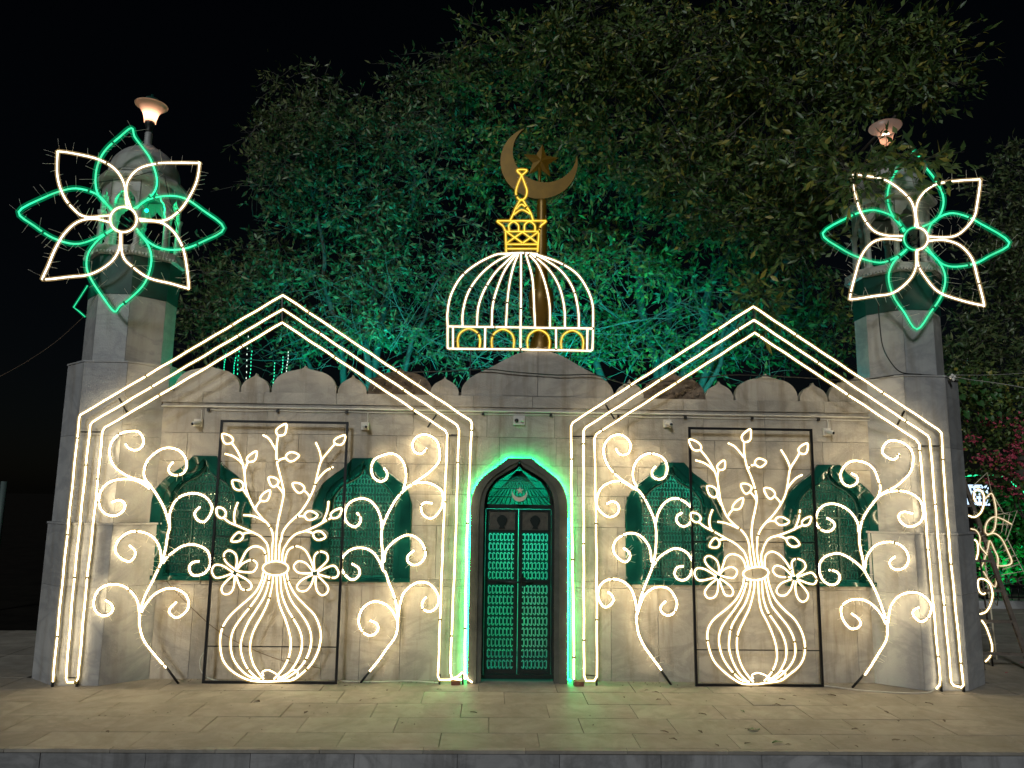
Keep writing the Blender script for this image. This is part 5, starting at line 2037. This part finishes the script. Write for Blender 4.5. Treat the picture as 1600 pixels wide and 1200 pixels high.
# broad heart-shaped vine leaves
for k in range(26):
    q = at(1505 + r4.uniform(-12, 55), 612 + r4.uniform(-30, 42), 2.7 + r4.uniform(-.1, .2))
    a = r4.uniform(-0.6, 0.6)
    s = r4.uniform(0.06, 0.11)
    rx = Vector((math.cos(a), r4.uniform(-.4, .4), math.sin(a))).normalized()
    dn = Vector((math.sin(a), -.35, -math.cos(a))).normalized()
    prof = [(0, 0), (.35, .12), (.5, -.1), (.42, -.45), (0, -1.0), (-.42, -.45), (-.5, -.1), (-.35, .12)]
    mb = MB()
    vs = [q + rx * (u * s) - dn * (v * s) + Vector((0, -0.012 * abs(u), 0)) for u, v in prof] + [q + dn * (0.35 * s) + Vector((0, 0.012, 0))]
    mb.add(vs, [(i, (i + 1) % 8, 8) for i in range(8)])
    part('leaf', mb, LEAF_C, bou)

hedge = shrub('green_hedge', 'hedge lit bright green behind the railing at the right edge', (8.9, 6.6, -0.02),
              [(1575, 850, 6.5, 60, 60, 0.4, 60), (1620, 840, 6.5, 60, 80, 0.4, 50), (1565, 820, 6.6, 30, 25, 0.3, 20), (1590, 790, 6.6, 40, 30, 0.4, 24)], LEAF_C, 34, 0.11, 0.07, 505, 'hedge', (0.25, 0.4))

# ------------------------------------------------------------------ things at the right edge
# railing on a low wall
fy = 5.2
q0 = at(1520, 920, fy).x
A = thing('railing', 'dark iron railing with scrolled top on a low wall at the right edge', 'railing', (q0, fy, 0))
b = MB()
zt = max(0.08, at(1590, 938, fy).z)
b.box(q0, q0 + 4, fy - 0.1, fy + 0.1, -0.02, zt)
part('low_wall', b, TOWER, A)
zr = at(1590, 908, fy).z + 0.05
b = MB()
b.bar((q0, fy, zr - 0.12), (q0 + 4, fy, zr - 0.12), 0.025)
b.bar((q0, fy, zt + 0.05), (q0 + 4, fy, zt + 0.05), 0.025)
part('rail', b, STEEL, A)
for k in range(34):
    b = MB()
    b.tube([(q0 + 0.06 + k * 0.115, fy, zt), (q0 + 0.06 + k * 0.115, fy, zr - 0.12)], 0.009, 5)
    part('baluster', b, STEEL, A)
for k in range(26):
    b = MB()
    cx = q0 + 0.08 + k * 0.15
    b.tube([(cx + 0.065 * math.cos(a), fy, zr - 0.05 + 0.065 * math.sin(a)) for a in np.linspace(-0.6, 5.0, 12)], 0.011, 5)
    part('scroll', b, LADDER, A)

# ladder
fa, ta = ground_at(1612, 1050), at(1500, 735, 1.75)
A = thing('ladder', 'dark steel ladder leaning behind the right minaret', 'ladder', (fa.x, fa.y, 0))
wv = Vector((-0.46, 0.06, 0))
for s in (0, 1):
    b = MB()
    b.bar(fa + wv * s, ta + wv * s, 0.045, 0.03)
    part('rail', b, LADDER, A)
for k in range(7):
    t = 0.075 + k * 0.145
    b = MB()
    p = fa.lerp(ta, t)
    b.bar(p + wv * 0.045 + Vector((0, -0.004, 0)), p + wv * 0.955 + Vector((0, -0.004, 0)), 0.028)
    part('rung', b, LADDER, A)

# spare light decorations leaning there
S7 = (1500, 720, 3.53)


def leaning(label, name, plane, lit, dim, seed, cat='light display', group='spare lights leaning behind the minaret', mesh=None):
    f = at(*Z(S7, [lit[0][0] if lit else dim[0][0]])[0], *plane)
    A = thing(name, label, cat, (f.x, f.y, 0), group)
    paths = []
    for lst, mat in ((lit, WARMVASE), (dim, WARMDIM)):
        for p in lst:
            P = px_path(Z(S7, p), plane, 0, 4)
            mb = MB()
            rope(mb, P, 0.0075)
            part('rope_light', mb, mat, A)
            paths.append(P)
    mb = MB()
    for P in paths:
        mb.tube([q + Vector((0, 0.02, 0)) for q in P], 0.006, 4)
    if mesh:
        for p in mesh:
            mb.tube([at(x, y, plane[0] + 0.02, *plane[1:]) for x, y in Z(S7, p)], 0.006, 4)
    # prop down to the paving
    mb.tube([(f.x, f.y + 0.03, 0.0), (f.x - 0.05, f.y + 0.03, 1.2)], 0.01, 5)
    part('steel_rod', mb, STEEL if not mesh else PALE, A)
    mb = MB()
    ties_along(mb, paths, 0.03, (0.03, 0.08), seed)
    part('cable_tie', mb, TIE, A, 'stuff')


leaning('curling rope light leaning behind the right minaret, only its right curls in view', 'scroll_light', (0.98, 0, 0),
        [[(118, 235), (95, 235), (78, 205), (80, 170), (105, 158), (130, 185), (132, 235), (115, 285), (80, 310), (40, 300)],
         [(140, 730), (125, 735), (105, 715), (100, 660), (130, 652), (165, 680), (180, 740), (165, 800), (140, 835), (110, 845)],
         [(120, 880), (145, 920), (170, 990), (178, 1040), (165, 1080), (140, 1108)],
         [(80, 435), (95, 450), (100, 500), (90, 545)]], [[(60, 375), (90, 385), (110, 420), (112, 470), (150, 520)]], 61)
leaning('weakly lit rope light flower leaning against the ladder at the right edge', 'flower_light', (1.3, 0, 0), [],
        [[(140, 210), (175, 180), (195, 240), (200, 310), (190, 380), (160, 405), (140, 390), (150, 340), (185, 310), (230, 320), (285, 350)],
         [(150, 410), (190, 400), (230, 430), (265, 500), (285, 565), (220, 580), (180, 560), (150, 500)],
         [(110, 600), (130, 560), (155, 480), (165, 440), (190, 490), (210, 540), (205, 620), (195, 695), (160, 660), (130, 610)]], 62,
        mesh=[[(70, 140), (150, 65), (175, 180)], [(200, 300), (315, 275), (260, 430), (220, 480)], [(260, 430), (350, 610), (230, 630)], [(280, 480), (240, 500)], [(300, 520), (245, 550)], [(325, 570), (235, 600)],
              [(245, 300), (230, 390)], [(275, 290), (250, 410)], [(200, 350), (280, 350)], [(205, 800), (225, 640), (130, 700), (205, 800)], [(190, 200), (240, 290), (290, 300)]])

# lit sign and green strip lights far right
sy = 11.0
c0, c1 = at(1500, 757, sy), at(1547, 790, sy)
A = thing('lit_sign', 'bluish white lit sign board glimpsed past the right minaret', 'sign', ((c0.x + c1.x) / 2, sy, 0))
b = MB()
b.box(c0.x, c1.x, sy, sy + 0.08, c1.z, c0.z)
part('sign_face', b, glow('sign_glow', (0.55, 0.75, 1.0), 1.6), A)
b = MB()
for s in (0.15, 0.85):
    xx = c0.x + (c1.x - c0.x) * s
    b.bar((xx, sy + 0.12, -0.16), (xx, sy + 0.12, c0.z), 0.06)
part('post', b, STEEL, A)
b = MB()
for r_ in range(3):
    for k in range(6):
        x0 = c0.x + (c1.x - c0.x) * (0.08 + 0.15 * k)
        z0 = c0.z + (c1.z - c0.z) * (0.22 + 0.26 * r_)
        b.box(x0, x0 + 0.05, sy - 0.006, sy - 0.001, z0 - 0.04, z0 + 0.03)
part('sign_marks', b, plain('sign_ink', (0.03, 0.06, 0.2), 0.5), A)
mb = MB()
P = [at(x, y, 6.2) for x, y in ((1490, 745), (1520, 743), (1550, 742), (1570, 746), (1585, 758), (1598, 768), (1630, 790))]
rope(mb, spline(P, 4), 0.018)
whole('green_strip_light', mb, GREENSTRIP, 'green strip light strung behind the bougainvillea at the right edge', 'rope light', P[0])

# fairy light strings behind the left parapet
EM_G = glow('bead_green', (0.0, 0.9, 0.45), 1.6)
EM_W = glow('bead_white', (0.8, 1.0, 0.85), 1.4)
r5 = random.Random(5)
for i, (px, top, bot) in enumerate(((372, 548, 592), (386, 530, 594), (392, 556, 588), (428, 575, 602), (441, 566, 590), (449, 558, 584), (351, 562, 580), (366, 568, 585))):
    q0, q1 = at(px + 2, top - 12, 1.5), at(px - 2, bot + 6, 1.5)
    A = thing('fairy_light_string', 'string of tiny green and white lights hanging behind the left parapet', 'fairy lights', q1, 'fairy light strings behind the parapet')
    mb = MB()
    P = [q0.lerp(q1, t) + Vector((0.003 * math.sin(9 * t + i), 0, 0)) for t in np.linspace(0, 1, 9)]
    mb.tube(P, 0.002, 3)
    part('wire', mb, CABLE, A)
    mb = MB()
    for t in np.linspace(0.1, 1, 9):
        c = q0.lerp(q1, t) + Vector((0.003 * math.sin(9 * t + i), 0, 0))
        mb.lathe([(0.001, -0.012), (0.0045, -0.006), (0.0045, 0.006), (0.001, 0.012)], c, 5)
    part('bead', mb, EM_W if i % 4 == 1 else EM_G, A, 'stuff')

# pale post at the left edge
q = at(0, 812, 5.0)
b = MB()
b.tube([(q.x, q.y, -0.16), (q.x + 0.0, q.y, at(0, 752, 5.0).z)], 0.045, 10)
whole('post', b, plain('post_paint', (0.07, 0.10, 0.095), 0.6), 'pale post at the left edge of the picture', 'post', (q.x, q.y, -0.16))

# ------------------------------------------------------------------ green flood lamps on the roof and inside
def flood(loc, aim, power, col, label, size=95, name='flood_lamp', z0=2.64):
    A = thing(name, label, 'flood lamp', loc, 'green flood lamps')
    d = (Vector(aim) - Vector(loc)).normalized()
    b = MB()
    l = Vector(loc)
    b.bar(l - d * 0.09, l - d * 0.02, 0.16)
    part('housing', b, STEEL, A)
    b = MB()
    b.bar(l - d * 0.018, l - d * 0.012, 0.14)
    part('lens', b, glow('flood_lens', col, 2.0), A)
    b = MB()
    b.bar((l.x, l.y, z0), l - d * 0.06, 0.02)
    part('bracket', b, STEEL, A)
    L = bpy.data.lights.new('flood_beam', 'SPOT')
    L.energy = power
    L.color = col
    L.spot_size = math.radians(size)
    L.spot_blend = 0.7
    L.shadow_soft_size = 0.06
    o = bpy.data.objects.new('flood_beam', L)
    COL.objects.link(o)
    o.parent = A
    o.rotation_euler = d.to_track_quat('-Z', 'Y').to_euler()


TEAL = (0.0, 0.92, 0.90)
flood((-1.9, 1.3, 2.80), (-1.6, 4.5, 3.7), 760, TEAL, 'green flood lamp on the roof behind the left merlons', 120)
flood((0.7, 2.0, 2.80), (0.8, 5.0, 3.7), 760, TEAL, 'green flood lamp on the roof behind the pediment', 125)
flood((2.4, 1.5, 2.80), (2.6, 4.5, 3.5), 480, TEAL, 'green flood lamp on the roof behind the right merlons', 110)
flood((-3.1, 1.9, 2.80), (-3.92, 0.5, 3.6), 70, (0.0, 1.0, 0.5), 'green flood lamp on the roof aimed at the left minaret', 80)
flood((3.1, 1.9, 2.80), (3.92, 0.5, 3.5), 40, TEAL, 'green flood lamp on the roof aimed at the right minaret', 80)


flood((8.15, 5.65, 0.10), (9.2, 6.8, 1.1), 200, (0.0, 1.0, 0.45), 'green flood lamp on the paving by the hedge', 85, z0=0.0)


def inner_lamp(loc, power, col, label, cat='lamp', name='tube_lamp', rad=0.05):
    A = thing(name, label, cat, loc, 'green lamps inside the shrine')
    l = Vector(loc)
    b = MB()
    b.tube([l + Vector((-0.25, 0, 0)), l + Vector((0.25, 0, 0))], 0.015, 8)
    part('tube', b, glow('tube_glow', col, 4.0), A)
    b = MB()
    b.box(l.x - 0.28, l.x + 0.28, l.y - 0.02, l.y + 0.02, l.z + 0.018, l.z + 0.05)
    part('fitting', b, PVC, A)
    L = bpy.data.lights.new('tube_light', 'POINT')
    L.energy = power
    L.color = col
    L.shadow_soft_size = rad
    o = bpy.data.objects.new('tube_light', L)
    o.location = (0, 0, -0.1)
    COL.objects.link(o)
    o.parent = A


ROOM = (0.02, 1.0, 0.72)
inner_lamp((0.15, 0.75, 2.40), 75, ROOM, 'green tube lamp inside the shrine behind the door')
inner_lamp((-2.2, 1.1, 2.40), 17, ROOM, 'green tube lamp inside the shrine between the left windows')
inner_lamp((2.2, 1.1, 2.40), 17, ROOM, 'green tube lamp inside the shrine between the right windows')
# green bulb in the left lantern
q = at(229, 329, 0.30)
A = thing('green_bulb', 'small green bulb glowing in the lantern of the left minaret', 'bulb', q)
b = MB()
b.lathe([(0.001, -0.018), (0.014, -0.008), (0.016, 0.006), (0.001, 0.018)], q, 8)
part('glass', b, glow('bulb_green', (0.0, 1.0, 0.45), 14.0), A)
b = MB()
b.tube([q + Vector((0, 0, 0.018)), Vector((q.x, q.y + 0.1, 4.74))], 0.004, 5)
part('lead', b, CABLE, A)
L = bpy.data.lights.new('bulb_light', 'POINT')
L.energy = 24.0
L.color = (0.0, 1.0, 0.35)
L.shadow_soft_size = 0.02
o = bpy.data.objects.new('bulb_light', L)
o.location = (0, 0, 0)
COL.objects.link(o)
o.parent = A
